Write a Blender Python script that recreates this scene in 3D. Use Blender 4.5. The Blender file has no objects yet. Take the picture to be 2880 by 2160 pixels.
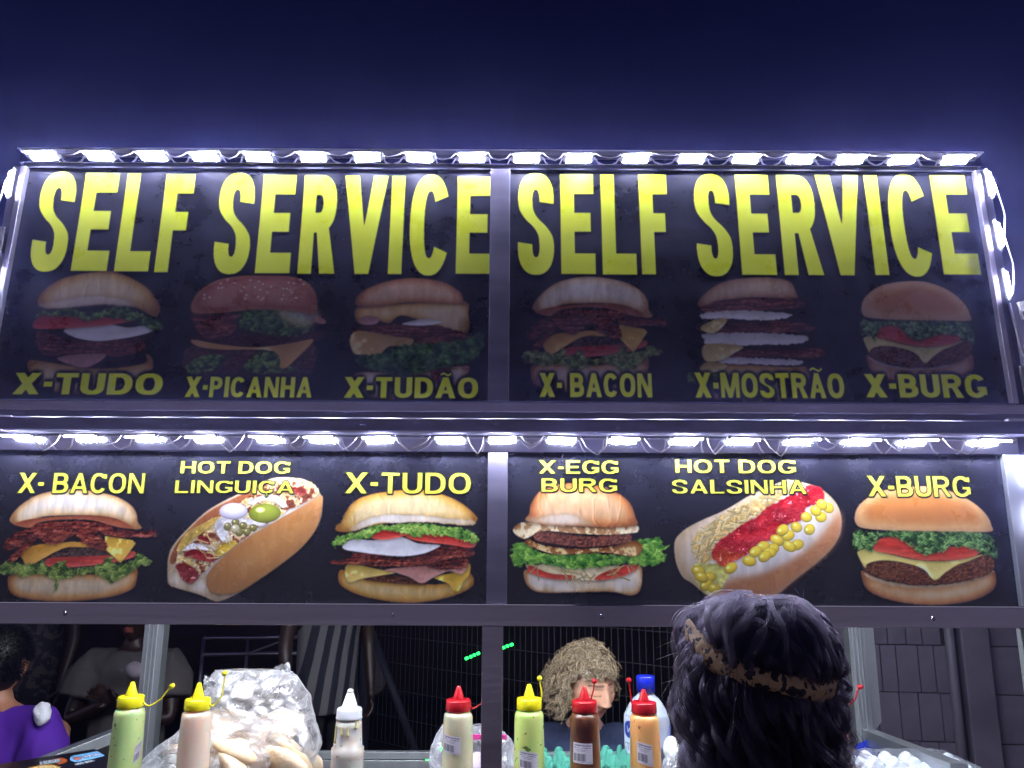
import bpy, math, random
import numpy as np
from mathutils import Vector, Matrix, noise, Euler
SC = bpy.context.scene
COL = SC.collection
# ================================================================ camera, sky, exposure
CX, CY, CH = 0.036, -2.0, 1.60
FPX = 2163.0; PITCH = math.radians(12.0); ROLL = math.radians(0.26)
def ray(px, py):
    """direction of the photograph's pixel (2880 x 2160 frame): used to turn measurements into places"""
    a, b = (px - 1440) / FPX, -(py - 1080) / FPX
    a, b = a * math.cos(ROLL) - b * math.sin(ROLL), a * math.sin(ROLL) + b * math.cos(ROLL)
    return a, math.cos(PITCH) - b * math.sin(PITCH), math.sin(PITCH) + b * math.cos(PITCH)
def at(px, py, Y):
    """overview pixel (2212 wide) on the vertical plane y = Y"""
    r = ray(px * 1.302, py * 1.302); t = (Y - CY) / r[1]
    return (CX + r[0] * t, Y, CH + r[2] * t)
def src_low(px, py, Y=0.012):
    r = ray(px, py); t = (Y - CY) / r[1]; return CX + r[0] * t, CH + r[2] * t
TILT = math.radians(2.7); ZU = at(1106, 905, 0)[2]
def src_up(px, py, off=0.012):
    """on the upper board (leans back by TILT about y=0, z=ZU): metric x and distance up the board"""
    r = ray(px, py); n = (0, -math.cos(TILT), math.sin(TILT)); p0 = (0, math.cos(TILT) * off, ZU - math.sin(TILT) * off)
    d = ((p0[1] - CY) * n[1] + (p0[2] - CH) * n[2]) / (r[1] * n[1] + r[2] * n[2])
    y = CY + r[1] * d; z = CH + r[2] * d
    return CX + r[0] * d, (y - p0[1]) * math.sin(TILT) + (z - p0[2]) * math.cos(TILT)
BLOOM_HAZE = 0.013
cam_d = bpy.data.cameras.new('camera'); cam = bpy.data.objects.new('camera', cam_d); COL.objects.link(cam)
cam_d.sensor_width = 36.0; cam_d.lens = 36.0 * FPX / 2880.0; cam_d.clip_start = 0.02; cam_d.clip_end = 400
cam.location = (CX, CY, CH)
cam.matrix_world = Matrix.Translation((CX, CY, CH)) @ Matrix.Rotation(math.radians(90) + PITCH, 4, 'X') @ Matrix.Rotation(ROLL, 4, 'Z')
SC.camera = cam
SC.view_settings.view_transform = 'Standard'; SC.view_settings.look = 'None'
SC.view_settings.exposure = 0.0; SC.view_settings.gamma = 1.0; SC.view_settings.use_curve_mapping = False
SC.cycles.max_bounces = 7; SC.cycles.transparent_max_bounces = 24; SC.cycles.sample_clamp_indirect = 6.0
SC.cycles.volume_bounces = 0
world = bpy.data.worlds.new('World'); SC.world = world; world.use_nodes = True
def build_world():
    nt = world.node_tree; nt.nodes.clear(); N = nt.nodes.new; L = nt.links.new
    tc = N('ShaderNodeTexCoord'); sep = N('ShaderNodeSeparateXYZ'); rp = N('ShaderNodeValToRGB'); bg = N('ShaderNodeBackground'); out = N('ShaderNodeOutputWorld')
    L(tc.outputs['Generated'], sep.inputs[0]); L(sep.outputs[2], rp.inputs[0])
    e = rp.color_ramp.elements
    e[0].position = 0.0; e[0].color = (.40, .36, .45, 1)
    e[1].position = .62; e[1].color = (.0016, .0020, .018, 1)
    for p, c in ((.15, (.13, .12, .20, 1)), (.34, (.009, .011, .056, 1)), (.47, (.0042, .0052, .036, 1))):
        x = e.new(p); x.color = c
    L(rp.outputs[0], bg.inputs[0]); bg.inputs[1].default_value = 1.0; L(bg.outputs[0], out.inputs[0])
build_world()
# ---------------------------------------------------------------- flat print painter (numpy)
def vnoise(h, w, cell, rs):
    cx = cy = cell
    if isinstance(cell, tuple): cx, cy = cell
    gw, gh = int(w / cx) + 3, int(h / cy) + 3
    g = rs.rand(gh, gw).astype(np.float32)
    ys = np.arange(h, dtype=np.float32) / cy; xs = np.arange(w, dtype=np.float32) / cx
    y0 = ys.astype(int); x0 = xs.astype(int)
    fy = ys - y0; fx = xs - x0
    fy = (fy * fy * (3 - 2 * fy))[:, None]; fx = (fx * fx * (3 - 2 * fx))[None, :]
    a = g[y0][:, x0]; b = g[y0][:, x0 + 1]; c = g[y0 + 1][:, x0]; d = g[y0 + 1][:, x0 + 1]
    return (a * (1 - fx) + b * fx) * (1 - fy) + (c * (1 - fx) + d * fx) * fy
def fbm(h, w, cell, rs, oct=4):
    cx, cy = cell if isinstance(cell, tuple) else (cell, cell)
    out = np.zeros((h, w), np.float32); amp = 1; tot = 0
    for _ in range(oct):
        out += amp * vnoise(h, w, (max(cx, 1.2), max(cy, 1.2)), rs); tot += amp
        amp *= .55; cx /= 2; cy /= 2
    return out / tot
def boxblur(a, r):
    r = int(max(1, r))
    for ax in (0, 1):
        for _ in range(2):
            p = [(0, 0), (0, 0)]; p[ax] = (r + 1, r)
            c = np.cumsum(np.pad(a, p, mode='edge'), axis=ax, dtype=np.float64)
            if ax == 0: a = (c[2 * r + 1:] - c[:-2 * r - 1]) / (2 * r + 1)
            else: a = (c[:, 2 * r + 1:] - c[:, :-2 * r - 1]) / (2 * r + 1)
            a = a.astype(np.float32)
    return a
def inpoly(X, Y, P):
    m = np.zeros(X.shape, bool)
    n = len(P)
    for i in range(n):
        x1, y1 = P[i]; x2, y2 = P[(i + 1) % n]
        if y1 == y2: continue
        c = (Y > min(y1, y2)) & (Y <= max(y1, y2))
        xi = (x2 - x1) / (y2 - y1) * (Y - y1) + x1
        m ^= c & (X < xi)
    return m
def smooth_poly(P, k=4, closed=True):
    P = np.array(P, float); n = len(P); out = []
    rng = range(n) if closed else range(n - 1)
    for i in rng:
        p0 = P[(i - 1) % n] if closed or i > 0 else P[i]
        p1 = P[i]; p2 = P[(i + 1) % n]
        p3 = P[(i + 2) % n] if closed or i + 2 < n else P[i + 1]
        for j in range(k):
            t = j / k
            out.append(.5 * ((2 * p1) + (-p0 + p2) * t + (2 * p0 - 5 * p1 + 4 * p2 - p3) * t * t + (-p0 + 3 * p1 - 3 * p2 + p3) * t ** 3))
    if not closed: out.append(P[-1])
    return np.array(out)
def col(*c): return np.array(c, np.float32) / 255.
def ramp(t, stops):
    t = np.clip(t, 0, 1); ps = [s[0] for s in stops]
    return np.stack([np.interp(t, ps, [s[1][k] for s in stops]) for k in range(3)], -1).astype(np.float32)
class Canvas:
    def __init__(s, w, h, seed, bg):
        s.w, s.h = w, h; s.rs = np.random.RandomState(seed)
        s.rgb = np.zeros((h, w, 3), np.float32) + bg
        s.ids = np.zeros((h, w), np.uint8); s.cur = 0; s.map = None
    def pts(s, P): return np.array([s.map(x, y) for x, y in P], float)
    def bbox(s, P, pad):
        x0 = max(0, int(P[:, 0].min() - pad)); x1 = min(s.w, int(P[:, 0].max() + pad))
        y0 = max(0, int(P[:, 1].min() - pad)); y1 = min(s.h, int(P[:, 1].max() + pad))
        return x0, x1, y0, y1
    def layer(s, P, kind, rag=0., ragc=8, smooth=True, soft=1, alpha=1., seed=None, **kw):
        P = s.pts(P)
        if smooth: P = smooth_poly(P)
        x0, x1, y0, y1 = s.bbox(P, 6 + rag * 2 + soft * 3)
        if x1 - x0 < 3 or y1 - y0 < 3: return
        h, w = y1 - y0, x1 - x0
        rs = s.rs if seed is None else np.random.RandomState(seed)
        Y, X = np.mgrid[y0:y1, x0:x1].astype(np.float32)
        if rag:
            X = X + (fbm(h, w, ragc, rs, 3) - .5) * 4 * rag; Y = Y + (fbm(h, w, ragc, rs, 3) - .5) * 4 * rag
        m = inpoly(X, Y, P).astype(np.float32)
        r = max(2, int(min(h, w) * kw.get('round', .16)))
        H = boxblur(m, r); H = np.clip((H - .45) / .55, 0, 1)
        kw['dir'] = kw.get('dir', 0)
        c = TEX[kind](h, w, rs, H, m, kw)
        a = (boxblur(m, soft) if soft else m) * alpha
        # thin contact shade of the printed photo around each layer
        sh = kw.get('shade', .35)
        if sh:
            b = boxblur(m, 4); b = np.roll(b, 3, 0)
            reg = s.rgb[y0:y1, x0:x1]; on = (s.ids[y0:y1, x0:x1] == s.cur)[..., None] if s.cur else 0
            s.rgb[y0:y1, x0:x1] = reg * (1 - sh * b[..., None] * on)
        a3 = a[..., None]
        s.rgb[y0:y1, x0:x1] = s.rgb[y0:y1, x0:x1] * (1 - a3) + np.clip(c, 0, 1) * a3
        if s.cur: s.ids[y0:y1, x0:x1][a > .3] = s.cur
    def blob(s, cx, cy, rx, ry, c, rot=0, hi=.5):
        px, py = s.map(cx, cy); qx, _ = s.map(cx + rx, cy); _, qy = s.map(cx, cy + ry)
        rx = abs(qx - px); ry = abs(qy - py); R = max(rx, ry) + 3
        x0, x1, y0, y1 = s.bbox(np.array([[px - R, py - R], [px + R, py + R]]), 0)
        if x1 - x0 < 2 or y1 - y0 < 2: return
        Y, X = np.mgrid[y0:y1, x0:x1].astype(np.float32); X = X - px; Y = Y - py
        cr, sr = math.cos(rot), math.sin(rot)
        u = (X * cr + Y * sr) / rx; v = (-X * sr + Y * cr) / ry
        d = np.sqrt(u * u + v * v); a = np.clip((1 - d) * min(rx, ry) + .5, 0, 1)[..., None]
        z = np.sqrt(np.clip(1 - d * d, 0, 1)); L = .66 + .38 * z - .15 * (Y / ry) 
        hl = np.clip(1 - ((u + .3) ** 2 + (v + .35) ** 2) * 9, 0, 1) * hi
        cc = np.clip(c * L[..., None] + hl[..., None], 0, 1)
        s.rgb[y0:y1, x0:x1] = s.rgb[y0:y1, x0:x1] * (1 - a) + cc * a
        if s.cur: s.ids[y0:y1, x0:x1][a[..., 0] > .3] = s.cur
    def lines(s, P, n, L, wd, c1, c2, ang, spread):
        P = s.pts(P); x0, x1, y0, y1 = s.bbox(P, 0)
        for i in range(n):
            for _ in range(8):
                px = s.rs.uniform(x0, x1); py = s.rs.uniform(y0, y1)
                if inpoly(np.array([px]), np.array([py]), P)[0]: break
            else: continue
            a = ang + s.rs.uniform(-spread, spread); l = L * s.rs.uniform(.5, 1.1); k = s.rs.rand()
            c = (c1 * k + c2 * (1 - k)) * s.rs.uniform(.72, 1.1)
            X0, X1 = int(px - l), int(px + l) + 1; Y0, Y1 = int(py - l), int(py + l) + 1
            X0 = max(0, X0); Y0 = max(0, Y0); X1 = min(s.w, X1); Y1 = min(s.h, Y1)
            if X1 <= X0 or Y1 <= Y0: continue
            Y, X = np.mgrid[Y0:Y1, X0:X1].astype(np.float32); X -= px; Y -= py
            u = X * math.cos(a) + Y * math.sin(a); v = -X * math.sin(a) + Y * math.cos(a) + .02 * u * u / 4 * s.rs.uniform(-1, 1)
            m = np.clip(wd - np.abs(v) + .5, 0, 1) * (np.abs(u) < l * .8); sh = 1 - .22 * np.clip((v / wd + 1) / 2, 0, 1)
            m = m[..., None]
            s.rgb[Y0:Y1, X0:X1] = s.rgb[Y0:Y1, X0:X1] * (1 - m) + np.clip(c * sh[..., None], 0, 1) * m
def emboss(H, k):
    gy, gx = np.gradient(H); return -(gy * .9 + gx * .35) * k
def t_bun(h, w, rs, H, m, kw):
    mid, edge, hi = kw.get('mid', col(226, 170, 98)), kw.get('edge', col(150, 92, 45)), kw.get('hi', col(250, 226, 178))
    n = fbm(h, w, max(6, w / 7), rs, 5); st = fbm(h, w, (max(3, w / 30), max(4, h / 3)), rs, 3)
    v = np.linspace(0, 1, h, dtype=np.float32)[:, None] + 0 * n
    t = np.clip(H * 1.1 + (n - .5) * .5 - .25 * np.abs(v - kw.get('hy', .35)), 0, 1)
    c = ramp(t, [(0, edge), (.45, mid), (1, hi)])
    c *= (1 + (st - .5) * kw.get('streak', .22))[..., None] * (1.06 - .22 * v)[..., None]
    if kw.get('flour', 0):
        f = np.clip((fbm(h, w, max(5, w / 9), rs, 4) - .52) * 7, 0, 1) * kw['flour'] * np.clip(H * 2, 0, 1)
        c = c * (1 - f[..., None]) + col(246, 238, 226) * f[..., None]
    if kw.get('fold', 0):
        q = fbm(h, w, (max(8, w / 9), max(8, h / 2)), rs, 2); rd = np.clip(1 - np.abs(q - .5) * 12, 0, 1) * np.clip((fbm(h, w, 30, rs, 2) - .35) * 4, 0, 1)
        c += rd[..., None] * .10 * kw['fold']; c -= np.roll(rd, 4, 1)[..., None] * .09 * kw['fold']
    return c + emboss(H, .9)[..., None]
def t_leaf(h, w, rs, H, m, kw):
    d, l = kw.get('dark', col(38, 72, 22)), kw.get('light', col(150, 205, 70))
    s = kw.get('cell', 11)
    n = fbm(h, w, s, rs, 3); n2 = fbm(h, w, s * 1.7, rs, 3)
    Y, X = np.mgrid[0:h, 0:w]; yy = np.clip((Y + (n - .5) * 18).astype(int), 0, h - 1); xx = np.clip((X + (n - .5) * 26).astype(int), 0, w - 1)
    q = n2[yy, xx]; rd = 1 - np.abs(q - .5) * 5
    t = np.clip(.42 + .5 * rd * .6 + emboss(q, 3.2) + (n - .5) * .9, 0, 1)
    c = ramp(t, [(0, d * .55), (.35, d), (.7, l * .82), (.92, l), (1, l * .5 + col(240, 250, 190) * .5)])
    return c
def t_patty(h, w, rs, H, m, kw):
    b = kw.get('base', col(112, 64, 42)); n = fbm(h, w, kw.get('cell', 7), rs, 4)
    e = emboss(n, 2.6) + emboss(H, 1.2); v = np.linspace(.06, -.12, h, dtype=np.float32)[:, None]
    return b * (1 + (n - .5)[..., None] * 1.0) + e[..., None] * .5 + v[..., None]
def t_bacon(h, w, rs, H, m, kw):
    n = fbm(h, w, (max(8, w / 6), 4.5), rs, 3); n2 = fbm(h, w, 9, rs, 4)
    t = np.clip((n * .7 + n2 * .5 - .35) * 1.6, 0, 1)
    c = ramp(t, [(0, col(48, 16, 10)), (.4, col(112, 42, 26)), (.7, col(160, 74, 48)), (1, col(214, 140, 104))])
    return c + (emboss(n2, 2.4) + emboss(H, 1.5))[..., None] * .7
def t_cheese(h, w, rs, H, m, kw):
    b = kw.get('base', col(240, 192, 62)); n = fbm(h, w, max(10, w / 4), rs, 3)
    return b * (1 + (n - .5)[..., None] * .25) + emboss(H, 1.8)[..., None] + np.clip((n - .62) * 3, 0, .25)[..., None]
def t_tomato(h, w, rs, H, m, kw):
    b = kw.get('base', col(204, 52, 36)); n = fbm(h, w, (max(10, w / 5), 6), rs, 4)
    t = np.clip(1.2 - H * 1.4, 0, 1) * .35
    c = b * (1 + (n - .5)[..., None] * .5); c = c * (1 - t[..., None]) + col(240, 130, 96) * t[..., None]
    return c + emboss(H, 1.2)[..., None]
def t_egg(h, w, rs, H, m, kw):
    b = kw.get('base', col(236, 236, 232)); n = fbm(h, w, 22, rs, 4)
    c = b * (1 + (n - .5)[..., None] * .16); br = np.clip((fbm(h, w, 12, rs, 4) - (.66 - .25 * kw.get('fried', 0))) * 6, 0, 1) * (1 - H * .4) * kw.get('fried', .3)
    c = c * (1 - br[..., None]) + col(150, 92, 40) * br[..., None]
    return c + emboss(H, 1.8)[..., None] * .8
def t_flat(h, w, rs, H, m, kw):
    b = kw['base']; n = fbm(h, w, kw.get('cell', 10), rs, 4)
    return b * (1 + (n - .5)[..., None] * kw.get('var', .3)) + emboss(H, kw.get('emb', .8))[..., None]
def t_sauce(h, w, rs, H, m, kw):
    b = kw['base']; n = fbm(h, w, 22, rs, 3); e = emboss(n, 4.) + emboss(H, 2.2)
    c = b * (.92 + (n - .5)[..., None] * .5) + np.clip(e, -.2, .25)[..., None] * .6
    sp = np.clip((fbm(h, w, 10, rs, 3) - .7) * 9, 0, 1) * .55
    return c + sp[..., None]
def t_mix(h, w, rs, H, m, kw):
    n = fbm(h, w, 13, rs, 3); n2 = fbm(h, w, 10, rs, 3)
    c = ramp(n, [(0, col(96, 34, 24)), (.36, col(150, 78, 40)), (.46, col(226, 196, 130)), (.56, col(246, 234, 206)), (.66, col(232, 190, 84)), (1, col(250, 244, 236))])
    return c * (.72 + .5 * n2)[..., None] + emboss(n2, 2.)[..., None] * .6
TEX = dict(bun=t_bun, leaf=t_leaf, patty=t_patty, bacon=t_bacon, cheese=t_cheese, tomato=t_tomato, egg=t_egg, flat=t_flat, sauce=t_sauce, mix=t_mix)

# ---------------------------------------------------------------- glyph outlines
def pen(C, sw, bh, closed=False, k=6, rnd=True):
    C = smooth_poly(C, k, closed) if rnd else np.array(C, float)
    n = len(C)
    T = (np.roll(C, -1, 0) - np.roll(C, 1, 0)) if closed else np.gradient(C, axis=0)
    T /= np.maximum(np.linalg.norm(T, axis=1), 1e-9)[:, None]
    N = np.stack([T[:, 1] * sw / 2, -T[:, 0] * bh / 2], 1)
    if closed: return [('x', [C + N, C - N])]
    return [('p', np.concatenate([C + N, (C - N)[::-1]]))]
def ell(cx, cy, rx, ry, a0=0, a1=360, n=40, sq=2.35):
    out = []
    for i in range(n + 1):
        a = math.radians(a0 + (a1 - a0) * i / n); c, s_ = math.cos(a), math.sin(a)
        out.append((cx + rx * abs(c) ** (2 / sq) * (1 if c >= 0 else -1), cy + ry * abs(s_) ** (2 / sq) * (1 if s_ >= 0 else -1)))
    return out
def R_(x0, y0, x1, y1): return ('p', [(x0, y0), (x1, y0), (x1, y1), (x0, y1)])
GW = dict(I=.0, S=.78, E=.74, L=.70, F=.70, R=.84, V=.86, C=.82, X=.90, T=.74, U=.80, D=.82, O=.90, P=.76, A=.90, N=.84, H=.82, B=.80, M=1.02, G=.88)
def glyph(ch, W, sw, bh, serif=0.):
    """polygons in [0,W]x[0,1], y up; 'p' adds, 'x' is a ring (outer, inner)"""
    o = []; s = serif; w = W
    def ser(x, y, up):
        if s: o.append(R_(x - sw / 2 - s, y if up else y - s * .55, x + sw / 2 + s, y + s * .55 if up else y))
    if ch == 'I': o.append(R_(0, 0, sw, 1)); ser(sw / 2, 0, 1); ser(sw / 2, 1, 0)
    elif ch in 'EFL':
        o.append(R_(0, 0, sw, 1)); ser(sw / 2, 0, 1); ser(sw / 2, 1, 0)
        if ch in 'EL': o.append(R_(0, 0, w, bh)); 
        if ch in 'EF': o += [R_(0, 1 - bh, w * .98, 1), R_(0, .5 - bh * .42, w * .88, .5 + bh * .52)]
        if s:
            if ch in 'EL': o.append(R_(w - s * .8, 0, w, bh + s))
            if ch in 'EF': o.append(R_(w * .98 - s * .8, 1 - bh - s, w * .98, 1))
    elif ch == 'H': 
        o += [R_(0, 0, sw, 1), R_(w - sw, 0, w, 1), R_(0, .5 - bh / 2, w, .5 + bh / 2)]
        for x in (sw / 2, w - sw / 2): ser(x, 0, 1); ser(x, 1, 0)
    elif ch == 'T': o += [R_(0, 1 - bh, w, 1), R_(w / 2 - sw / 2, 0, w / 2 + sw / 2, 1)]; ser(w / 2, 0, 1); o += [R_(0, 1 - bh - s, s * .8, 1), R_(w - s * .8, 1 - bh - s, w, 1)] if s else []
    elif ch == 'N':
        o += [R_(0, 0, sw * .86, 1), R_(w - sw * .86, 0, w, 1), ('p', [(0, 1), (sw * 1.05, 1), (w, 0), (w - sw * 1.05, 0)])]; ser(sw * .4, 1, 0); ser(sw * .4, 0, 1); ser(w - sw * .4, 1, 0)
    elif ch == 'M':
        o += [R_(0, 0, sw * .82, 1), R_(w - sw * .82, 0, w, 1), ('p', [(0, 1), (sw * 1.15, 1), (w / 2 + sw * .4, 0), (w / 2 - sw * .4, 0)]), ('p', [(w, 1), (w - sw * 1.15, 1), (w / 2 - sw * .4, 0), (w / 2 + sw * .4, 0)])]
    elif ch == 'V': o += [('p', [(0, 1), (sw * 1.08, 1), (w / 2 + sw * .5, 0), (w / 2 - sw * .5, 0)]), ('p', [(w, 1), (w - sw * 1.08, 1), (w / 2 - sw * .5, 0), (w / 2 + sw * .5, 0)])]
    elif ch == 'A':
        o += [('p', [(0, 0), (sw * 1.02, 0), (w / 2 + sw * .46, 1), (w / 2 - sw * .46, 1)]), ('p', [(w, 0), (w - sw * 1.02, 0), (w / 2 - sw * .46, 1), (w / 2 + sw * .46, 1)]), R_(w * .24, .22, w * .76, .22 + bh * .85)]
        ser(sw * .4, 0, 1); ser(w - sw * .4, 0, 1)
    elif ch == 'X':
        o += [('p', [(0, 1), (sw * 1.22, 1), (w, 0), (w - sw * 1.22, 0)]), ('p', [(w, 1), (w - sw * 1.22, 1), (0, 0), (sw * 1.22, 0)])]
        for x in (sw * .5, w - sw * .5): ser(x, 0, 1); ser(x, 1, 0)
    elif ch == 'O': o.append(('x', [ell(w / 2, .5, w / 2, .5, 0, 351, 39), ell(w / 2, .5, w / 2 - sw, .5 - bh, 0, 351, 39)]))
    elif ch == 'U':
        o.append(('p', [(0, 1)] + ell(w / 2, .36, w / 2, .36, 180, 360, 20) + [(w, 1), (w - sw, 1)] + ell(w / 2, .36, w / 2 - sw, .36 - bh, 360, 180, 20) + [(sw, 1)]))
        ser(sw / 2, 1, 0); ser(w - sw / 2, 1, 0)
    elif ch == 'D':
        o.append(('x', [[(0, 1)] + ell(w * .42, .5, w * .58, .5, 90, -90, 24) + [(0, 0)], [(sw, 1 - bh)] + ell(w * .42, .5, w * .58 - sw, .5 - bh, 90, -90, 24) + [(sw, bh)]])); ser(sw / 2, 0, 1); ser(sw / 2, 1, 0)
    elif ch in 'PRB':
        lo = .5 if ch != 'P' else .42
        def bowl(y0, y1, ww):
            cy = (y0 + y1) / 2; ry = (y1 - y0) / 2; cx = ww * .5
            return [('x', [[(0, y1)] + ell(cx, cy, ww - cx, ry, 90, -90, 18) + [(0, y0)], [(sw, y1 - bh)] + ell(cx, cy, max(ww - cx - sw, .03), max(ry - bh, .02), 90, -90, 18) + [(sw, y0 + bh)]])]
        o += [R_(0, 0, sw, 1)] + bowl(lo - bh * .45 if ch != 'P' else lo - bh * .2, 1, w * (.94 if ch == 'B' else .96)); ser(sw / 2, 0, 1); ser(sw / 2, 1, 0)
        if ch == 'B': o += bowl(0, lo + bh * .45, w)
        if ch == 'R': o += [('p', [(w * .42, lo), (w * .42 + sw * .9, lo), (w * 1.02, 0), (w * 1.02 - sw * 1.12, 0)])]
    elif ch in 'CG':
        o.append(('p', ell(w / 2, .5, w / 2, .5, 30, 330, 34) + ell(w / 2, .5, w / 2 - sw, .5 - bh, 322, 38, 34)))
        if ch == 'G': o += [R_(w - sw, .12, w, .48), R_(w * .56, .48 - bh * .8, w, .48)]
        if s: o += [R_(w - sw * .5 - s, .72, w - s * .2, .95)]
    elif ch == 'S':
        r = .275
        L = w - sw; sp = smooth_poly([(0, 1 - r), (.08 * L, .625), (.38 * L, .53), (.74 * L, .455), (.95 * L, .375), (L, r)], 4, False)
        sp = [tuple(q) for q in sp]; sp2 = [(w - x, 1 - y) for x, y in sp]
        P = ell(w / 2, 1 - r, w / 2, r, -6, 180, 20) + sp + ell(w / 2, r, w / 2 - sw, r - bh, 0, -188, 16) + ell(w / 2, r, w / 2, r, 174, 360, 20) + sp2 + ell(w / 2, 1 - r, w / 2 - sw, r - bh, 180, -8, 16)
        o.append(('p', P))
    elif ch == '-': o.append(R_(0, .36, w, .36 + bh * 1.15))
    return o
def word_layout(txt, H, Wd, stem=.24, bar=.2, gap=.07, serif=0., sp=.35, dash=.3):
    xs = []; x = 0
    for ch in txt:
        b = {'Ã': 'A', 'Ç': 'C'}.get(ch, ch)
        w = sp if b == ' ' else dash if b == '-' else stem if b == 'I' else GW[b]
        xs.append((ch, b, x, w)); x += w + (gap if b != ' ' else 0)
    tot = x - gap; k = Wd / tot / H      # horizontal stretch
    return [(ch, b, X * k * H, w * k * H, k) for ch, b, X, w in xs]
def draw_glyph(cv, ch, base, X0, Y0, Wm, Hm, sw, bh, serif, c, outline, oc, to_px, tag):
    """box at metric (X0,Y0) bottom-left; to_px: metric -> canvas px"""
    ops = glyph(base, Wm / Hm, sw, bh, serif)
    if ch == 'Ã': ops += pen([(Wm / Hm * .5 - .24, 1.10), (Wm / Hm * .5 - .12, 1.19), (Wm / Hm * .5, 1.14), (Wm / Hm * .5 + .12, 1.09), (Wm / Hm * .5 + .24, 1.19)], .07, .09)
    if ch == 'Ç': ops += pen([(Wm / Hm * .5, .02), (Wm / Hm * .5 + .03, -.08), (Wm / Hm * .5 + .1, -.14), (Wm / Hm * .5 + .02, -.24), (Wm / Hm * .5 - .08, -.24)], .07, .07)
    x0, y0 = to_px(X0, Y0 + Hm * 1.3); x1, y1 = to_px(X0 + Wm, Y0 - Hm * .3)
    pad = 8; a0 = max(0, int(x0 - pad)); a1 = min(cv.w, int(x1 + pad)); b0 = max(0, int(y0 - pad)); b1 = min(cv.h, int(y1 + pad))
    if a1 - a0 < 2 or b1 - b0 < 2: return
    Y, X = np.mgrid[b0:b1, a0:a1].astype(np.float32); m = np.zeros(X.shape, bool)
    f = lambda P: [to_px(X0 + px * Hm, Y0 + py * Hm) for px, py in P]
    for kd, P in ops:
        if kd == 'p': m |= inpoly(X, Y, f(P))
        else: m |= inpoly(X, Y, f(P[0])) ^ inpoly(X, Y, f(P[1]))
    mf = m.astype(np.float32); a = boxblur(mf, 1)[..., None]
    reg = cv.rgb[b0:b1, a0:a1]
    if outline:
        ob = np.clip(boxblur(mf, outline) * 3.5, 0, 1); ob = np.maximum(ob, np.roll(np.roll(ob, outline, 0), outline // 2, 1))[..., None]
        reg = reg * (1 - ob) + oc * ob
    cv.rgb[b0:b1, a0:a1] = reg * (1 - a) + c * a
    cv.ids[b0:b1, a0:a1][m] = tag
# ---------------------------------------------------------------- the printed food, traced layer by layer
PAL = dict(bread=dict(mid=col(228, 170, 96), edge=col(168, 104, 50), hi=col(250, 228, 184)),
           pale=dict(mid=col(240, 212, 160), edge=col(196, 140, 82), hi=col(252, 242, 220)),
           gold=dict(mid=col(226, 176, 78), edge=col(176, 116, 44), hi=col(250, 224, 160)),
           orange=dict(mid=col(222, 142, 76), edge=col(168, 96, 50), hi=col(246, 196, 140)),
           cream=dict(mid=col(240, 226, 200), edge=col(206, 180, 140), hi=col(252, 246, 236)))
def bacon_burger(cv, f):
    g = lambda P: [f(x, y) for x, y in P]
    cv.layer(g([(110,740),(880,700),(870,880),(850,980),(300,1030),(150,1000)]), 'flat', smooth=False, base=col(30, 18, 15), shade=0)
    cv.layer(g([(50,1130),(60,1080),(150,1060),(500,1070),(800,1060),(885,1030),(885,1110),(850,1170),(700,1220),(450,1245),(250,1240),(110,1215),(60,1180)]), 'bun', hy=.2, **PAL['bread'])
    cv.layer(g([(310,960),(360,920),(450,895),(600,895),(700,930),(720,960),(500,970)]), 'patty', base=col(84, 66, 56))
    cv.layer(g([(285,1000),(320,965),(500,955),(720,945),(862,920),(865,960),(700,1000),(480,1025),(320,1025)]), 'tomato', base=col(208, 70, 56))
    cv.layer(g([(135,930),(230,880),(400,865),(480,860),(600,870),(600,895),(450,895),(370,920),(280,970),(180,1020),(150,980)]), 'cheese', base=col(226, 166, 62))
    cv.layer(g([(680,820),(860,850),(880,870),(830,940),(780,1000),(740,960),(680,910)]), 'cheese', smooth=False, base=col(236, 190, 70))
    for p in ([(20,880),(60,830),(140,790),(200,770),(240,800),(230,840),(160,870),(90,910),(30,915)], [(60,960),(130,900),(210,830),(235,840),(150,930),(90,1000),(60,1040),(48,1000)],
              [(200,760),(350,730),(550,730),(700,740),(720,800),(560,790),(420,850),(360,880),(300,870),(240,830)], [(490,790),(600,780),(680,850),(695,905),(650,915),(580,890),(520,850)],
              [(650,790),(760,780),(900,790),(1000,785),(1015,830),(980,830),(880,830),(780,830),(700,820)]):
        cv.layer(g(p), 'bacon', rag=2.2, ragc=9)
    cv.layer(g([(62,715),(100,655),(180,590),(280,545),(450,520),(620,535),(760,570),(850,625),(885,680),(892,730),(918,772),(850,775),(760,715),(600,690),(400,690),(250,705),(200,765),(130,760),(75,738)]), 'bun', streak=.3, **PAL['pale'])
    cv.layer(g([(90,742),(250,706),(600,690),(780,722),(865,772),(760,765),(600,722),(400,716),(250,736),(200,766),(130,760)]), 'flat', base=col(158, 84, 50), shade=0)
    cv.layer(g([(0,1010),(60,985),(150,1000),(250,1000),(290,970),(300,1020),(420,980),(440,1030),(560,1030),(660,1000),(690,955),(730,960),(740,1000),(850,990),(880,950),(940,960),(985,990),(960,1010),(880,1030),(820,1080),(760,1110),(720,1130),(640,1080),(560,1070),(440,1090),(380,1130),(350,1190),(345,1110),(250,1070),(150,1080),(60,1070),(10,1060)]), 'leaf', rag=4, ragc=11, dark=col(70, 104, 34), light=col(176, 206, 96))
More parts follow.
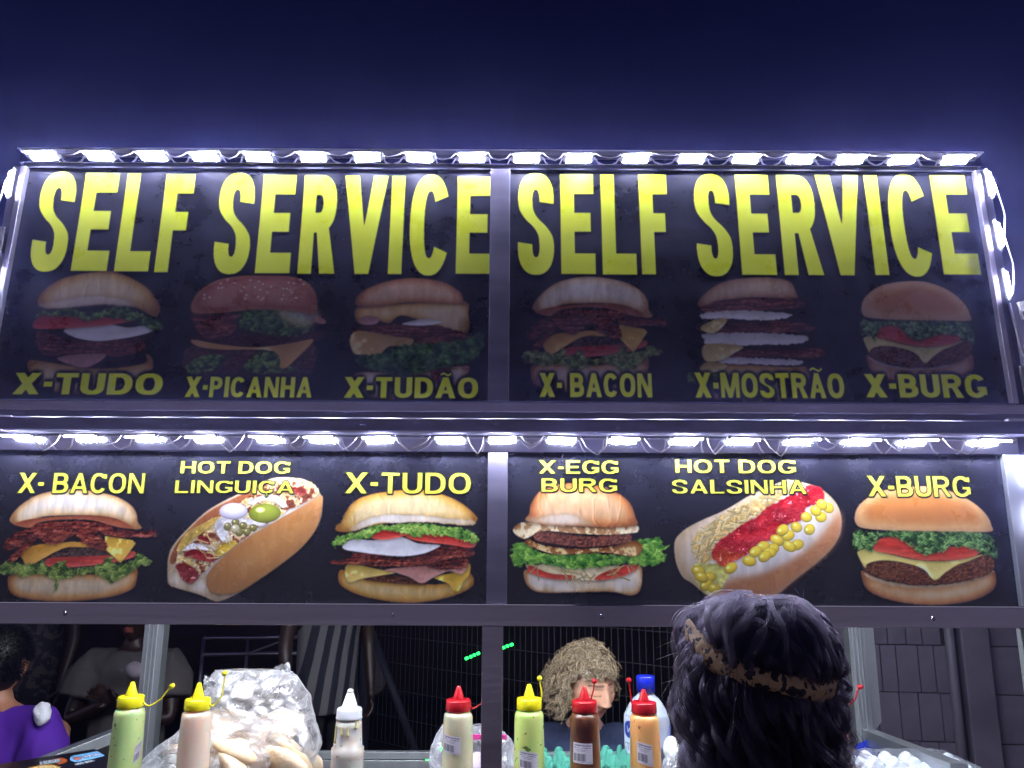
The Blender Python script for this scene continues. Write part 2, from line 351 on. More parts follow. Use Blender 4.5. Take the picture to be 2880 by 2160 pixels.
def sausage_dog(cv, f):
    g = lambda P: [f(x, y) for x, y in P]
    cv.layer(g([(1085,1110),(1090,960),(1130,870),(1230,760),(1340,660),(1480,580),(1640,510),(1760,450),(1900,445),(2000,470),(2060,530),(2088,580),(2085,680),(2050,770),(1960,890),(1840,990),(1700,1090),(1550,1190),(1440,1240),(1390,1245),(1330,1215),(1240,1180),(1150,1160),(1100,1140)]), 'bun', shade=0, **PAL['cream'])
    cv.layer(g([(1100,980),(1140,880),(1240,765),(1350,668),(1490,590),(1650,515),(1760,462),(1700,520),(1500,640),(1330,760),(1200,880),(1130,1000)]), 'bun', shade=0, **PAL['orange'])
    cv.layer(g([(1140,1000),(1150,920),(1250,800),(1400,690),(1560,600),(1760,470),(1960,455),(2070,540),(1900,640),(1700,760),(1500,900),(1370,1010),(1290,1080),(1240,1130),(1180,1090)]), 'mix', rag=2)
    cv.layer(g([(1145,910),(1210,800),(1320,740),(1400,700),(1420,720),(1330,790),(1230,860),(1180,930)]), 'sauce', base=col(226, 188, 84))
    cv.layer(g([(1390,760),(1440,700),(1600,710),(1720,740),(1690,760),(1560,745),(1480,770),(1490,850),(1440,860)]), 'sauce', base=col(240, 236, 232))
    cv.layer(g([(1600,600),(1700,560),(1800,560),(1860,620),(1830,640),(1780,600),(1700,590),(1640,620)]), 'sauce', base=col(244, 240, 232))
    cv.layer(g([(1180,920),(1240,870),(1330,880),(1400,900),(1380,920),(1250,910)]), 'sauce', base=col(244, 238, 230))
    cv.layer(g([(1190,950),(1240,910),(1330,920),(1400,960),(1370,990),(1260,970)]), 'sauce', base=col(150, 28, 24))
    cv.layer(g([(1280,830),(1340,830),(1370,870),(1320,870)]), 'sauce', base=col(150, 28, 24))
    cv.layer(g([(1760,520),(1860,500),(1990,520),(1960,560),(1850,540)]), 'sauce', base=col(166, 60, 44))
    cv.layer(g([(1400,910),(1480,860),(1540,870),(1450,940),(1400,960)]), 'sauce', base=col(236, 196, 60))
    for x, y in ((1475,765),(1575,755),(1600,795),(1525,735),(1640,770),(1550,800)): cv.blob(*f(x, y), 26, 24, col(138, 132, 66))
    cv.blob(*f(1523, 775), 30, 28, col(206, 196, 150)); cv.blob(*f(1475, 755), 22, 20, col(150, 140, 80))
    cv.blob(*f(1512, 662), 92, 54, col(232, 228, 238), 0, .1); cv.blob(*f(1715, 675), 104, 62, col(160, 172, 52), 0, .6)
    cv.lines(g([(1150,1000),(1380,990),(1500,860),(1380,820),(1240,880)]), 16, 22, 1.8, col(240, 216, 150), col(220, 180, 110), .2, .9)
    cv.layer(g([(1140,1010),(1200,1000),(1270,1040),(1290,1080),(1240,1130),(1180,1100),(1150,1060)]), 'sauce', base=col(158, 52, 46))
    cv.layer(g([(1335,1150),(1350,1060),(1440,960),(1580,850),(1760,740),(1960,630),(2080,560),(2088,620),(2050,770),(1960,890),(1840,990),(1700,1090),(1550,1180),(1450,1200),(1380,1190)]), 'bun', streak=.08, shade=.5, mid=col(214, 148, 78), edge=col(206, 144, 84), hi=col(228, 168, 98))
    cv.layer(g([(1090,1060),(1140,1030),(1180,1110),(1240,1140),(1330,1060),(1340,1150),(1390,1240),(1300,1205),(1150,1160),(1100,1140)]), 'bun', flour=.5, shade=.2, **PAL['cream'])
def full_burger(cv, f):
    g = lambda P: [f(x, y) for x, y in P]
    cv.layer(g([(-10,800),(400,780),(850,860),(840,1060),(400,1120),(0,1080)]), 'flat', smooth=False, base=col(30, 18, 15), shade=0)
    cv.layer(g([(-20,1110),(0,1040),(130,1090),(300,1115),(450,1125),(600,1135),(700,1120),(800,1060),(850,1080),(855,1140),(780,1190),(650,1230),(480,1255),(300,1245),(130,1210),(20,1160)]), 'bun', hy=.2, fold=.5, **PAL['gold'])
    cv.layer(g([(140,1100),(250,1075),(400,1090),(560,1130),(440,1135),(250,1120)]), 'patty', base=col(100, 56, 30))
    cv.layer(g([(40,1005),(250,1040),(350,1060),(250,1080),(130,1100),(40,1120)]), 'cheese', base=col(226, 196, 96))
    cv.layer(g([(600,1090),(760,1050),(830,1000),(830,1070),(790,1120),(760,1180),(720,1170),(690,1130)]), 'cheese', base=col(238, 192, 62))
    cv.layer(g([(280,1040),(450,1020),(600,1010),(780,980),(820,1010),(780,1070),(700,1050),(600,1090),(520,1130),(440,1090),(350,1060)]), 'flat', base=col(206, 146, 130), emb=1.5)
    cv.layer(g([(40,970),(100,930),(300,950),(480,960),(620,900),(760,880),(840,905),(865,950),(780,960),(700,975),(550,1010),(300,1020),(60,1005),(-60,1005),(-80,985)]), 'bacon', rag=2)
    cv.layer(g([(560,1010),(700,975),(820,975),(800,1030),(700,1040),(620,1040)]), 'bacon', rag=2)
    cv.layer(g([(10,880),(80,840),(200,850),(300,830),(400,830),(500,870),(640,880),(600,910),(520,940),(400,955),(250,945),(100,925),(20,910)]), 'egg', fried=.1)
    cv.layer(g([(410,810),(560,810),(760,805),(860,825),(875,870),(840,900),(700,880),(520,860),(440,840)]), 'tomato')
    cv.layer(g([(190,835),(260,785),(330,780),(430,810),(300,845)]), 'tomato')
    cv.layer(g([(-60,860),(0,810),(120,790),(200,740),(300,750),(420,740),(560,740),(700,760),(820,780),(870,810),(892,855),(850,870),(700,830),(560,815),(500,830),(420,810),(330,790),(240,800),(160,840),(80,840),(0,880),(-50,895)]), 'leaf', rag=4, light=col(176, 224, 92), dark=col(76, 136, 40))
    cv.layer(g([(0,730),(20,680),(80,600),(200,550),(400,525),(550,525),(700,570),(800,625),(870,690),(880,720),(820,755),(600,735),(400,730),(200,755),(60,795),(-30,790),(-35,760)]), 'bun', fold=1, **PAL['gold'])
    cv.layer(g([(60,770),(180,700),(350,680),(500,685),(650,700),(860,725),(820,755),(600,735),(400,735),(200,748),(100,790)]), 'bun', rag=2, shade=0, flour=.5, **PAL['cream'])
def egg_burger(cv, f):
    g = lambda P: [f(x, y) for x, y in P]
    cv.layer(g([(1240,780),(1880,790),(1900,1040),(1220,1040)]), 'flat', smooth=False, base=col(30, 18, 15), shade=0)
    cv.layer(g([(1182,1090),(1195,1040),(1300,1075),(1500,1085),(1650,1090),(1800,1060),(1930,1010),(1948,1100),(1930,1180),(1870,1208),(1760,1185),(1600,1185),(1400,1190),(1270,1185),(1210,1150)]), 'bun', flour=.6, fold=.5, **PAL['pale'])
    cv.layer(g([(1205,1005),(1400,1010),(1800,1015),(1910,1010),(1800,1070),(1650,1110),(1500,1100),(1300,1080),(1220,1040)]), 'flat', base=col(232, 218, 170), rag=2, emb=1.5)
    for p in ([(1205,1030),(1230,1015),(1350,1065),(1500,1078),(1500,1102),(1350,1100),(1220,1060)], [(1640,1105),(1700,1060),(1850,1012),(1915,1005),(1900,1050),(1780,1095)]): cv.layer(g(p), 'tomato')
    cv.lines(g([(1210,1020),(1900,1010),(1850,1110),(1300,1110)]), 26, 24, 1.7, col(240, 224, 160), col(226, 196, 110), .3, 1.2)
    cv.layer(g([(1105,890),(1160,865),(1190,875),(1250,910),(1400,945),(1600,930),(1800,945),(1930,930),(1910,850),(2000,835),(2060,828),(2080,880),(2120,885),(2075,920),(2110,960),(2040,1010),(1950,1020),(1850,1000),(1700,1020),(1500,1035),(1350,1010),(1220,1000),(1110,1015)]), 'leaf', rag=4, light=col(156, 222, 82), dark=col(60, 130, 38))
    cv.layer(g([(1190,870),(1210,840),(1300,880),(1500,905),(1750,890),(1870,850),(1950,880),(1930,940),(1880,955),(1700,930),(1500,940),(1380,940),(1260,905)]), 'egg', fried=1.2, base=col(232, 206, 140))
    cv.layer(g([(1240,800),(1350,795),(1560,825),(1750,815),(1860,805),(1875,850),(1760,880),(1560,895),(1350,870),(1260,850)]), 'patty', base=col(128, 76, 58), cell=6)
    cv.layer(g([(1110,790),(1150,740),(1230,735),(1400,755),(1700,765),(1900,750),(1925,790),(1880,805),(1700,815),(1500,805),(1300,790),(1220,830),(1170,840)]), 'egg', fried=.9, base=col(240, 224, 176))
    cv.layer(g([(1190,715),(1215,680),(1230,610),(1290,530),(1400,490),(1540,480),(1680,500),(1790,545),(1870,610),(1905,700),(1910,755),(1750,768),(1500,758),(1350,755),(1230,735)]), 'bun', fold=1, **PAL['orange'])
    cv.layer(g([(1195,715),(1260,700),(1400,680),(1480,670),(1580,720),(1640,745),(1500,755),(1350,752),(1230,735)]), 'bun', shade=0, rag=3, alpha=.85, soft=4, **PAL['cream'])
def fries_dog(cv, f):
    g = lambda P: [f(x, y) for x, y in P]
    cv.layer(g([(-55,930),(-50,850),(0,790),(100,730),(280,650),(450,550),(640,470),(700,460),(860,500),(950,560),(1010,640),(1028,740),(1010,830),(950,920),(850,1010),(720,1110),(610,1200),(500,1240),(300,1240),(170,1215),(60,1130),(0,1090),(-40,1010)]), 'bun', shade=0, **PAL['cream'])
    cv.layer(g([(230,1200),(300,1110),(500,1070),(700,980),(850,870),(960,740),(1015,660),(1028,740),(1010,830),(950,920),(850,1010),(720,1110),(610,1200),(500,1240),(300,1240)]), 'bun', shade=0, soft=9, streak=.1, mid=col(226, 168, 92), edge=col(206, 140, 92), hi=col(238, 196, 116))
    fr = g([(80,820),(250,690),(440,600),(640,490),(740,480),(600,600),(440,750),(280,860),(200,960),(110,1010),(70,920)])
    cv.layer(fr, 'flat', base=col(214, 180, 104), var=.8, rag=3, shade=.2)
    cv.lines(fr, 150, 22, 2.4, col(255, 240, 186), col(240, 206, 120), -.5, 1.1)
    cv.layer(g([(60,1010),(120,1000),(260,1010),(300,1080),(220,1180),(160,1200),(90,1120)]), 'flat', base=col(206, 204, 110), var=.6, rag=3, shade=0, emb=1.6)
    cv.layer(g([(190,940),(240,850),(400,740),(480,700),(540,640),(640,590),(780,510),(860,495),(915,540),(900,600),(800,640),(760,720),(660,760),(620,830),(480,880),(430,930),(360,970),(270,1020),(220,990)]), 'sauce', base=col(206, 40, 48), rag=2)
    cv.layer(g([(195,940),(260,900),(330,930),(420,930),(360,970),(270,1020),(220,990)]), 'sauce', base=col(214, 84, 34), shade=0, alpha=.8, soft=4)
    for x, y in ((895,700),(940,640),(900,620),(860,660),(800,700),(820,780),(735,765),(680,820),(645,785),(740,880),(690,890),(610,850),(580,905),(520,890),(560,930),(470,925),(530,955),(430,985),(310,1030),(100,1050),(170,1090),(150,1140),(205,1165),(120,1090)):
        cv.blob(*f(x, y), 46 if y > 780 else 38, 34, col(252, 220, 66) * (1 if x > 250 else .9), cv.rs.uniform(-.9, .9), .45)
def classic_burger(cv, f):
    g = lambda P: [f(x, y) for x, y in P]
    cv.layer(g([(1150,780),(1980,790),(1990,980),(1200,1000)]), 'flat', base=col(20, 24, 12), shade=0)
    cv.layer(g([(1160,1090),(1165,1045),(1300,1110),(1500,1140),(1750,1130),(1920,1070),(2010,1040),(2030,1110),(2010,1170),(1930,1220),(1800,1255),(1600,1270),(1400,1250),(1240,1200),(1180,1150)]), 'bun', hy=.1, streak=.08, mid=col(214, 152, 92), edge=col(160, 98, 58), hi=col(240, 216, 170))
    cv.layer(g([(1165,1060),(1300,1110),(1500,1140),(1750,1130),(1920,1070),(2010,1045),(1980,1080),(1800,1140),(1550,1165),(1350,1145),(1230,1110)]), 'bun', shade=0, rag=2, **PAL['cream'])
    cv.layer(g([(1165,1030),(1200,985),(1300,980),(1500,990),(1700,1000),(1900,950),(2000,950),(2005,1050),(1850,1110),(1650,1135),(1450,1130),(1270,1090)]), 'patty', base=col(122, 74, 46), cell=6, rag=2)
    cv.layer(g([(1140,960),(1135,920),(1220,900),(1300,930),(1500,975),(1700,985),(1850,960),(1950,940),(1850,985),(1780,1010),(1700,1060),(1630,1110),(1560,1040),(1450,1000),(1300,980),(1200,1000),(1180,1030)]), 'cheese', base=col(236, 220, 124))
    cv.layer(g([(1230,890),(1280,840),(1400,830),(1600,900),(1850,880),(1930,900),(1900,950),(1750,980),(1550,980),(1350,940),(1250,920)]), 'tomato', base=col(196, 60, 40))
    cv.layer(g([(1090,850),(1130,780),(1200,800),(1400,790),(1600,790),(1850,795),(1960,800),(2010,850),(2035,960),(1960,940),(1900,910),(1750,890),(1650,930),(1550,940),(1450,870),(1380,830),(1280,830),(1220,930),(1180,900),(1120,900)]), 'leaf', rag=5, dark=col(30, 70, 24), light=col(136, 186, 100), cell=9)
    cv.layer(g([(1113,700),(1130,640),(1190,580),(1290,530),(1450,505),(1620,505),(1780,550),(1900,620),(1970,690),(1998,750),(1995,795),(1800,795),(1500,790),(1300,785),(1160,770),(1120,740)]), 'bun', streak=.06, mid=col(232, 178, 112), edge=col(222, 170, 116), hi=col(210, 134, 66), hy=.4)
def top_full(cv):
    L = cv.layer
    L([(200,1000),(880,1000),(880,1320),(230,1330)], 'flat', smooth=False, base=col(30, 18, 15), shade=0)
    L([(165,1330),(180,1270),(400,1300),(600,1320),(840,1290),(850,1235),(885,1260),(890,1320),(850,1380),(700,1440),(500,1470),(300,1450),(190,1390)], 'bun', **PAL['gold'])
    L([(220,1100),(400,1150),(600,1160),(800,1140),(850,1200),(700,1250),(450,1230),(250,1240)], 'bacon', rag=2)
    L([(330,1260),(450,1235),(620,1240),(520,1310),(420,1300)], 'flat', base=col(206, 146, 130))
    L([(370,1095),(480,1070),(600,1050),(740,1080),(860,1065),(890,1100),(800,1130),(680,1150),(560,1160),(440,1140)], 'egg', fried=.1)
    L([(190,1060),(250,1010),(400,1015),(600,1020),(780,1040),(600,1070),(400,1085),(220,1090)], 'tomato')
    L([(200,1030),(240,990),(400,970),(550,990),(700,955),(780,980),(850,1010),(920,1040),(955,1080),(900,1095),(820,1060),(720,1030),(600,1020),(500,1040),(400,1010),(250,1010)], 'leaf', rag=4, light=col(130, 190, 70))
    L([(218,940),(250,870),(350,800),(500,762),(650,752),(760,790),(860,850),(920,930),(935,980),(900,1020),(780,960),(600,945),(400,965),(280,970)], 'bun', fold=1, **PAL['gold'])
    L([(225,945),(400,910),(560,890),(760,920),(780,960),(600,948),(400,965),(280,970)], 'bun', shade=0, rag=2, soft=3, alpha=.8, **PAL['cream'])
def top_steak(cv):
    L = cv.layer
    L([(1140,990),(1840,990),(1830,1200),(1130,1200)], 'flat', smooth=False, base=col(30, 18, 15), shade=0)
    L([(1065,1260),(1120,1190),(1400,1210),(1600,1210),(1830,1180),(1830,1320),(1790,1400),(1700,1450),(1300,1460),(1090,1340)], 'patty', base=col(92, 56, 44), cell=9)
    L([(1080,1300),(1200,1240),(1330,1250),(1260,1320),(1120,1350)], 'leaf', rag=4); L([(1420,1330),(1480,1240),(1620,1220),(1650,1290),(1740,1330),(1600,1350)], 'leaf', rag=4)
    L([(1160,1130),(1840,1100),(1830,1160),(1500,1190),(1150,1165)], 'patty', base=col(74, 36, 26))
    L([(1120,1150),(1300,1180),(1500,1195),(1700,1170),(1830,1150),(1750,1240),(1640,1330),(1600,1220),(1300,1210),(1150,1190)], 'cheese', base=col(232, 170, 76))
    L([(1120,1000),(1370,1000),(1400,1030),(1350,1120),(1230,1150),(1160,1110)], 'bacon', rag=2)
    L([(1850,1010),(1900,1040),(1890,1060),(1840,1050)], 'flat', base=col(200, 130, 120))
    L([(1390,1000),(1450,945),(1600,960),(1750,1000),(1830,1080),(1700,1130),(1500,1110),(1400,1080)], 'leaf', rag=5, dark=col(30, 66, 28), light=col(110, 160, 70))
    L([(1600,960),(1840,960),(1850,1060),(1700,1070)], 'bun', shade=0, alpha=.6, soft=6, **PAL['pale'])
    L([(1115,980),(1120,930),(1170,860),(1280,800),(1450,775),(1650,775),(1780,810),(1840,880),(1852,960),(1830,1000),(1700,985),(1500,975),(1300,995),(1150,1000)], 'bun', streak=.1, mid=col(178, 92, 62), edge=col(196, 120, 70), hi=col(206, 130, 100))
    for i in range(34): cv.blob(cv.rs.uniform(1180, 1800), cv.rs.uniform(800, 920), 9, 6, col(238, 214, 170), cv.rs.uniform(-1, 1), .2)
def top_big(cv):
    L = cv.layer
    L([(90,1000),(740,1000),(740,1330),(100,1330)], 'flat', smooth=False, base=col(30, 18, 15), shade=0)
    L([(80,1350),(250,1340),(500,1340),(730,1300),(720,1370),(600,1450),(300,1500),(100,1450)], 'bun', **PAL['pale'])
    L([(520,1290),(620,1280),(640,1400),(540,1400)], 'bacon')
    L([(90,965),(300,945),(700,925),(740,1000),(735,1110),(600,1130),(500,1060),(350,1010),(270,1060),(180,1020),(100,1060)], 'bun', shade=0, **PAL['gold'])
    L([(60,1100),(200,1060),(400,1060),(600,1080),(750,1130),(760,1190),(500,1190),(300,1180),(150,1260),(60,1200)], 'bacon', rag=3)
    L([(50,1150),(100,1100),(300,1130),(420,1150),(380,1200),(280,1190),(200,1260),(120,1240),(70,1230)], 'cheese', base=col(222, 176, 90))
    L([(100,1040),(150,1010),(220,1030),(200,1060),(130,1065)], 'flat', base=col(200, 140, 130)); L([(350,1060),(480,1030),(590,1050),(480,1070)], 'egg')
    L([(80,1260),(200,1230),(400,1180),(600,1170),(760,1130),(800,1105),(835,1170),(800,1240),(740,1290),(600,1310),(400,1360),(250,1340),(120,1310)], 'leaf', rag=6, dark=col(30, 74, 34), light=col(96, 166, 70), cell=14)
    L([(85,950),(110,880),(230,820),(400,790),(580,810),(690,870),(710,920),(712,945),(400,935),(200,960)], 'bun', fold=.6, **PAL['orange'])
def top_tall(cv):
    L = cv.layer
    L([(120,900),(720,900),(780,1320),(200,1320),(120,1200)], 'flat', smooth=False, base=col(30, 18, 15), shade=0, soft=8)
    L([(110,1310),(300,1295),(600,1310),(730,1320),(700,1480),(400,1515),(160,1480)], 'bun', **PAL['gold'])
    L([(30,1350),(60,1340),(200,1330),(250,1380),(120,1400),(40,1400)], 'leaf', rag=4)
    for p in ([(100,920),(180,920),(400,900),(660,915),(700,960),(400,985),(130,990)], [(70,1080),(250,1060),(600,1040),(780,1090),(600,1110),(200,1110)], [(240,1250),(350,1210),(600,1210),(800,1200),(800,1260),(500,1250)]): L(p, 'bacon', rag=2)
    for p in ([(110,1000),(300,980),(550,990),(640,1010),(500,1040),(300,1030),(130,1030)], [(125,1150),(130,1115),(400,1110),(700,1125),(700,1170),(400,1185),(150,1180)], [(220,1290),(240,1255),(500,1260),(680,1270),(680,1300),(400,1295)]): L(p, 'egg', rag=2, fried=.3)
    for p in ([(100,1080),(200,1030),(260,1040),(180,1115)], [(110,1220),(150,1175),(350,1190),(300,1230),(230,1270),(140,1280)], [(100,1330),(140,1280),(260,1300),(200,1340)]): L(p, 'cheese', base=col(232, 206, 110))
    L([(85,960),(110,900),(200,830),(330,795),(480,785),(620,810),(660,880),(655,910),(400,905),(200,925),(170,940)], 'bun', fold=.5, mid=col(206, 156, 104), edge=col(170, 110, 70), hi=col(230, 196, 150))
YEL = col(224, 234, 52); DARK = col(14, 14, 20)
# big letters: crop index, letter, x0, x1 at mid height, y0, y1   (crops start at 0/960/1920, 400; 2.074 px per source px)
BIG = [[(0,'S',207,418,170,757),(0,'E',458,664,180,751),(0,'L',705,903,182,755),(0,'F',934,1112,185,758),(0,'S',1262,1472,178,771),(0,'E',1512,1712,191,765),(0,'R',1755,1966,193,768),(1,'V',4,262,196,770),(1,'I',283,359,197,770),(1,'C',398,634,188,779),(1,'E',671,878,200,769)],
       [(1,'S',1028,1240,178,775),(1,'E',1278,1478,186,770),(1,'L',1516,1713,187,772),(1,'F',1741,1912,188,772),(2,'S',72,282,183,783),(2,'E',323,524,190,775),(2,'R',566,790,191,776),(2,'V',797,1056,190,776),(2,'I',1086,1162,190,776),(2,'C',1205,1444,183,785),(2,'E',1478,1692,190,772)]]
UNAMES = [[(0,'X-TUDO',78,950,1345,1473,1.1),(0,'X-PICANHA',1080,1822,1368,1489,1),(1,'X-TUDÃO',15,798,1370,1492,1)], [(1,'X- BACON',1153,1812,1345,1487,.95),(2,'X-MOSTRÃO',68,940,1345,1492,.95),(2,'X-BURG',1060,1768,1352,1490,1)]]
LNAMES = [[(0,'X- BACON',122,937,415,545,1),(0,'HOT DOG',1172,1880,340,417,1),(0,'LINGUIÇA',1135,1905,465,544,1),(1,'X-TUDO',25,838,413,548,1)],
          [(1,'X-EGG',1278,1792,334,419,1),(1,'BURG',1295,1785,450,537,1),(2,'HOT DOG',-50,730,330,415,1),(2,'SALSINHA',-70,800,461,549,1),(2,'X-BURG',1197,1860,435,568,1)]]
def paint_panel(kind, side, x0, x1, z0, z1, src2m, S, seed):
    """kind 'u'/'l', side 0/1; panel spans metric x0..x1, z0..z1; src2m maps photo measurements to metric; S px per metre"""
    W, H = int((x1 - x0) * S), int((z1 - z0) * S)
    bg = col(24, 24, 30)
    cv = Canvas(W, H, seed, bg)
    n = fbm(H, W, 90, cv.rs, 5)
    cv.rgb *= (.85 + .4 * n)[..., None]
    m2p = lambda X, Z: ((X - x0) * S, (z1 - Z) * S)
    sc, oy = (2.074, 400) if kind == 'u' else (2.304, 1150)
    def setcrop(i):
        cv.map = lambda x, y: m2p(*src2m(x / sc + 960 * i, y / sc + oy))
    idn = lambda x, y: (x, y)
    foods = []
    def food(k, crop, fn, *a): cv.cur = k; setcrop(crop); fn(cv, *a); cv.cur = 0
    if kind == 'l':
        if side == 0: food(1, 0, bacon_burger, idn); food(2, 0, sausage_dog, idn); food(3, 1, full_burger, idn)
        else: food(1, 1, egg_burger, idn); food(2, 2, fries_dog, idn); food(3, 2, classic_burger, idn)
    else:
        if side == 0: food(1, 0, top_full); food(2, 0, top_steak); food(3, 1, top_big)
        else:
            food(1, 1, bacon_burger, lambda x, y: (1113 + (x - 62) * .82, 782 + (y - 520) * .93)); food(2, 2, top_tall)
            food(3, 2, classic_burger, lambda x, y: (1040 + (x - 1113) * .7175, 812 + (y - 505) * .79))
    if kind == 'u':
        f_ = (cv.ids > 0)[..., None] * .38; b_ = boxblur(cv.rgb[..., 0], 2); cv.rgb = np.stack([boxblur(cv.rgb[..., q_], 1) for q_ in range(3)], -1); g_ = cv.rgb.mean(-1, keepdims=True); cv.rgb = cv.rgb * (1 - f_) + (g_ * .35 * np.array([1.0, .9, 1.15]) + col(20, 17, 24)) * f_
    tag = 10
    if kind == 'u':
        for ci, ch, a, b, t, bt in BIG[side]:
            setcrop(ci); f = lambda x, y: src2m(x / sc + 960 * ci, y / sc + oy)
            ym = (t + bt) / 2; X0 = f(a, ym)[0]; X1 = f(b, ym)[0]; Zt = f((a + b) / 2, t)[1]; Zb = f((a + b) / 2, bt)[1]
            Hm = Zt - Zb; wm = X1 - X0
            draw_glyph(cv, ch, ch, X0, Zb, wm, Hm, (.128 if ch not in 'SC' else .132), .205 if ch not in 'SC' else .17, 0, YEL, 0, DARK, m2p, tag)
            tag += 1
    words = UNAMES[side] if kind == 'u' else LNAMES[side]
    tag = 40
    for ci, txt, a, b, t, bt, _ in words:
        f = lambda x, y: src2m(x / sc + 960 * ci, y / sc + oy)
        ym = (t + bt) / 2; X0, Zm = f(a, ym); X1, _z = f(b, ym); Zt = f((a + b) / 2, t)[1]; Zb = f((a + b) / 2, bt)[1]; Hm = Zt - Zb
        stem, bar, gap, ser = (.27, .21, .09, 0) if kind == 'u' else (.19, .145, .13, .035)
        lay = word_layout(txt, Hm, X1 - X0, stem, bar, gap, ser)
        for ps in (0, 1):
            for ch, base, gx, gw, k in lay:
                if base == ' ': continue
                sl = stem * k; bl = bar
                if kind == 'u' and ps == 0: draw_glyph(cv, ch, base, X0 + gx, Zb, gw, Hm, sl, bl, ser, DARK, 8, DARK, m2p, tag)
                elif kind == 'l' and ps == 0: draw_glyph(cv, ch, base, X0 + gx, Zb, gw, Hm, sl, bl, ser, DARK, 2, DARK * .4, m2p, tag)
                elif ps == 1: draw_glyph(cv, ch, base, X0 + gx, Zb, gw, Hm, sl, bl, ser, YEL if kind == 'u' else col(232, 240, 70), 0, DARK, m2p, tag)
        tag += 1
    return cv
# ================================================================ helpers
RS = random.Random(7)
def tag(o, label=None, cat=None, group=None, kind=None):
    for k, v in (('label', label), ('category', cat), ('group', group), ('kind', kind)):
        if v: o[k] = v
    return o
def empty(name, loc=(0, 0, 0), rot=(0, 0, 0), label=None, cat=None, group=None):
    o = bpy.data.objects.new(name, None); COL.objects.link(o); o.location = loc; o.rotation_euler = rot
    o.empty_display_size = .05
    return tag(o, label, cat, group)
def link(name, me, m, parent=None, smooth=False, bevel=0):
    if m is not None and not me.materials: me.materials.append(m)
    o = bpy.data.objects.new(name, me); COL.objects.link(o)
    if parent: o.parent = parent
    if smooth and len(me.polygons): me.polygons.foreach_set('use_smooth', [True] * len(me.polygons))
    if bevel:
        b = o.modifiers.new('edge', 'BEVEL'); b.width = bevel; b.segments = 2; b.limit_method = 'ANGLE'
    return o
class MB:
    def __init__(s): s.v = []; s.f = []; s.uv = None
    def add(s, v, f):
        n = len(s.v); s.v += [tuple(p) for p in v]; s.f += [tuple(i + n for i in q) for q in f]; return s
    def box(s, x0, x1, y0, y1, z0, z1):
        v = [(x, y, z) for z in (z0, z1) for y in (y0, y1) for x in (x0, x1)]
        return s.add(v, [(0, 2, 3, 1), (4, 5, 7, 6), (0, 1, 5, 4), (2, 6, 7, 3), (0, 4, 6, 2), (1, 3, 7, 5)])
    def beam(s, a, b, w, h, up=(0, 0, 1)):
        a, b = Vector(a), Vector(b); d = (b - a).normalized(); sx = d.cross(Vector(up)).normalized(); sz = sx.cross(d)
        v = [p + sx * (i * w / 2) + sz * (j * h / 2) for p in (a, b) for i, j in ((-1, -1), (1, -1), (1, 1), (-1, 1))]
        return s.add(v, [(0, 3, 2, 1), (4, 5, 6, 7), (0, 1, 5, 4), (1, 2, 6, 5), (2, 3, 7, 6), (3, 0, 4, 7)])
    def tube(s, pts, r, n=8, cap=True):
        pts = [Vector(p) for p in pts]; rr = r if hasattr(r, '__len__') else [r] * len(pts)
        ref = Vector((.3, .2, 1)).normalized(); v = []; prev = None
        for i, p in enumerate(pts):
            d = (pts[min(i + 1, len(pts) - 1)] - pts[max(i - 1, 0)]).normalized()
            if prev is None:
                a = d.cross(ref); a = a if a.length > .1 else d.cross(Vector((1, 0, 0)))
            else: a = prev - d * prev.dot(d)
            a.normalize(); prev = a; b = d.cross(a)
            v += [p + (a * math.cos(t) + b * math.sin(t)) * rr[i] for t in [2 * math.pi * k / n for k in range(n)]]
        f = [(i * n + k, i * n + (k + 1) % n, (i + 1) * n + (k + 1) % n, (i + 1) * n + k) for i in range(len(pts) - 1) for k in range(n)]
        if cap: f += [tuple(range(n))[::-1], tuple(range((len(pts) - 1) * n, len(pts) * n))]
        return s.add(v, f)
    def lathe(s, prof, n=28, c=(0, 0, 0), ax=1., ay=1.):
        v = []; 
        for r, z in prof: v += [(c[0] + r * ax * math.cos(2 * math.pi * k / n), c[1] + r * ay * math.sin(2 * math.pi * k / n), c[2] + z) for k in range(n)]
        f = [(i * n + k, i * n + (k + 1) % n, (i + 1) * n + (k + 1) % n, (i + 1) * n + k) for i in range(len(prof) - 1) for k in range(n)]
        f += [tuple(range(n))[::-1], tuple(range((len(prof) - 1) * n, len(prof) * n))]
        return s.add(v, f)
    def grid(s, nu, nv, fn, wrap=False):
        v = [fn(i / nu, j / nv) for j in range(nv + 1) for i in range(nu + 1)]
        return s.add(v, [(j * (nu + 1) + i, j * (nu + 1) + i + 1, (j + 1) * (nu + 1) + i + 1, (j + 1) * (nu + 1) + i) for j in range(nv) for i in range(nu)])
    def ball(s, c, r, nu=20, nv=12, fn=None):
        rx, ry, rz = r if hasattr(r, '__len__') else (r, r, r); v = [(c[0], c[1], c[2] + rz)]
        for j in range(1, nv):
            t = math.pi * j / nv
            v += [(c[0] + rx * math.sin(t) * math.cos(2 * math.pi * i / nu), c[1] + ry * math.sin(t) * math.sin(2 * math.pi * i / nu), c[2] + rz * math.cos(t)) for i in range(nu)]
        v.append((c[0], c[1], c[2] - rz)); f = [(0, 1 + i, 1 + (i + 1) % nu) for i in range(nu)]
        for j in range(nv - 2): f += [(1 + j * nu + i, 1 + (j + 1) * nu + i, 1 + (j + 1) * nu + (i + 1) % nu, 1 + j * nu + (i + 1) % nu) for i in range(nu)]
        l = len(v) - 1; b = 1 + (nv - 2) * nu; f += [(l, b + (i + 1) % nu, b + i) for i in range(nu)]
        if fn: v = [fn(Vector(p)) for p in v]
        return s.add(v, f)
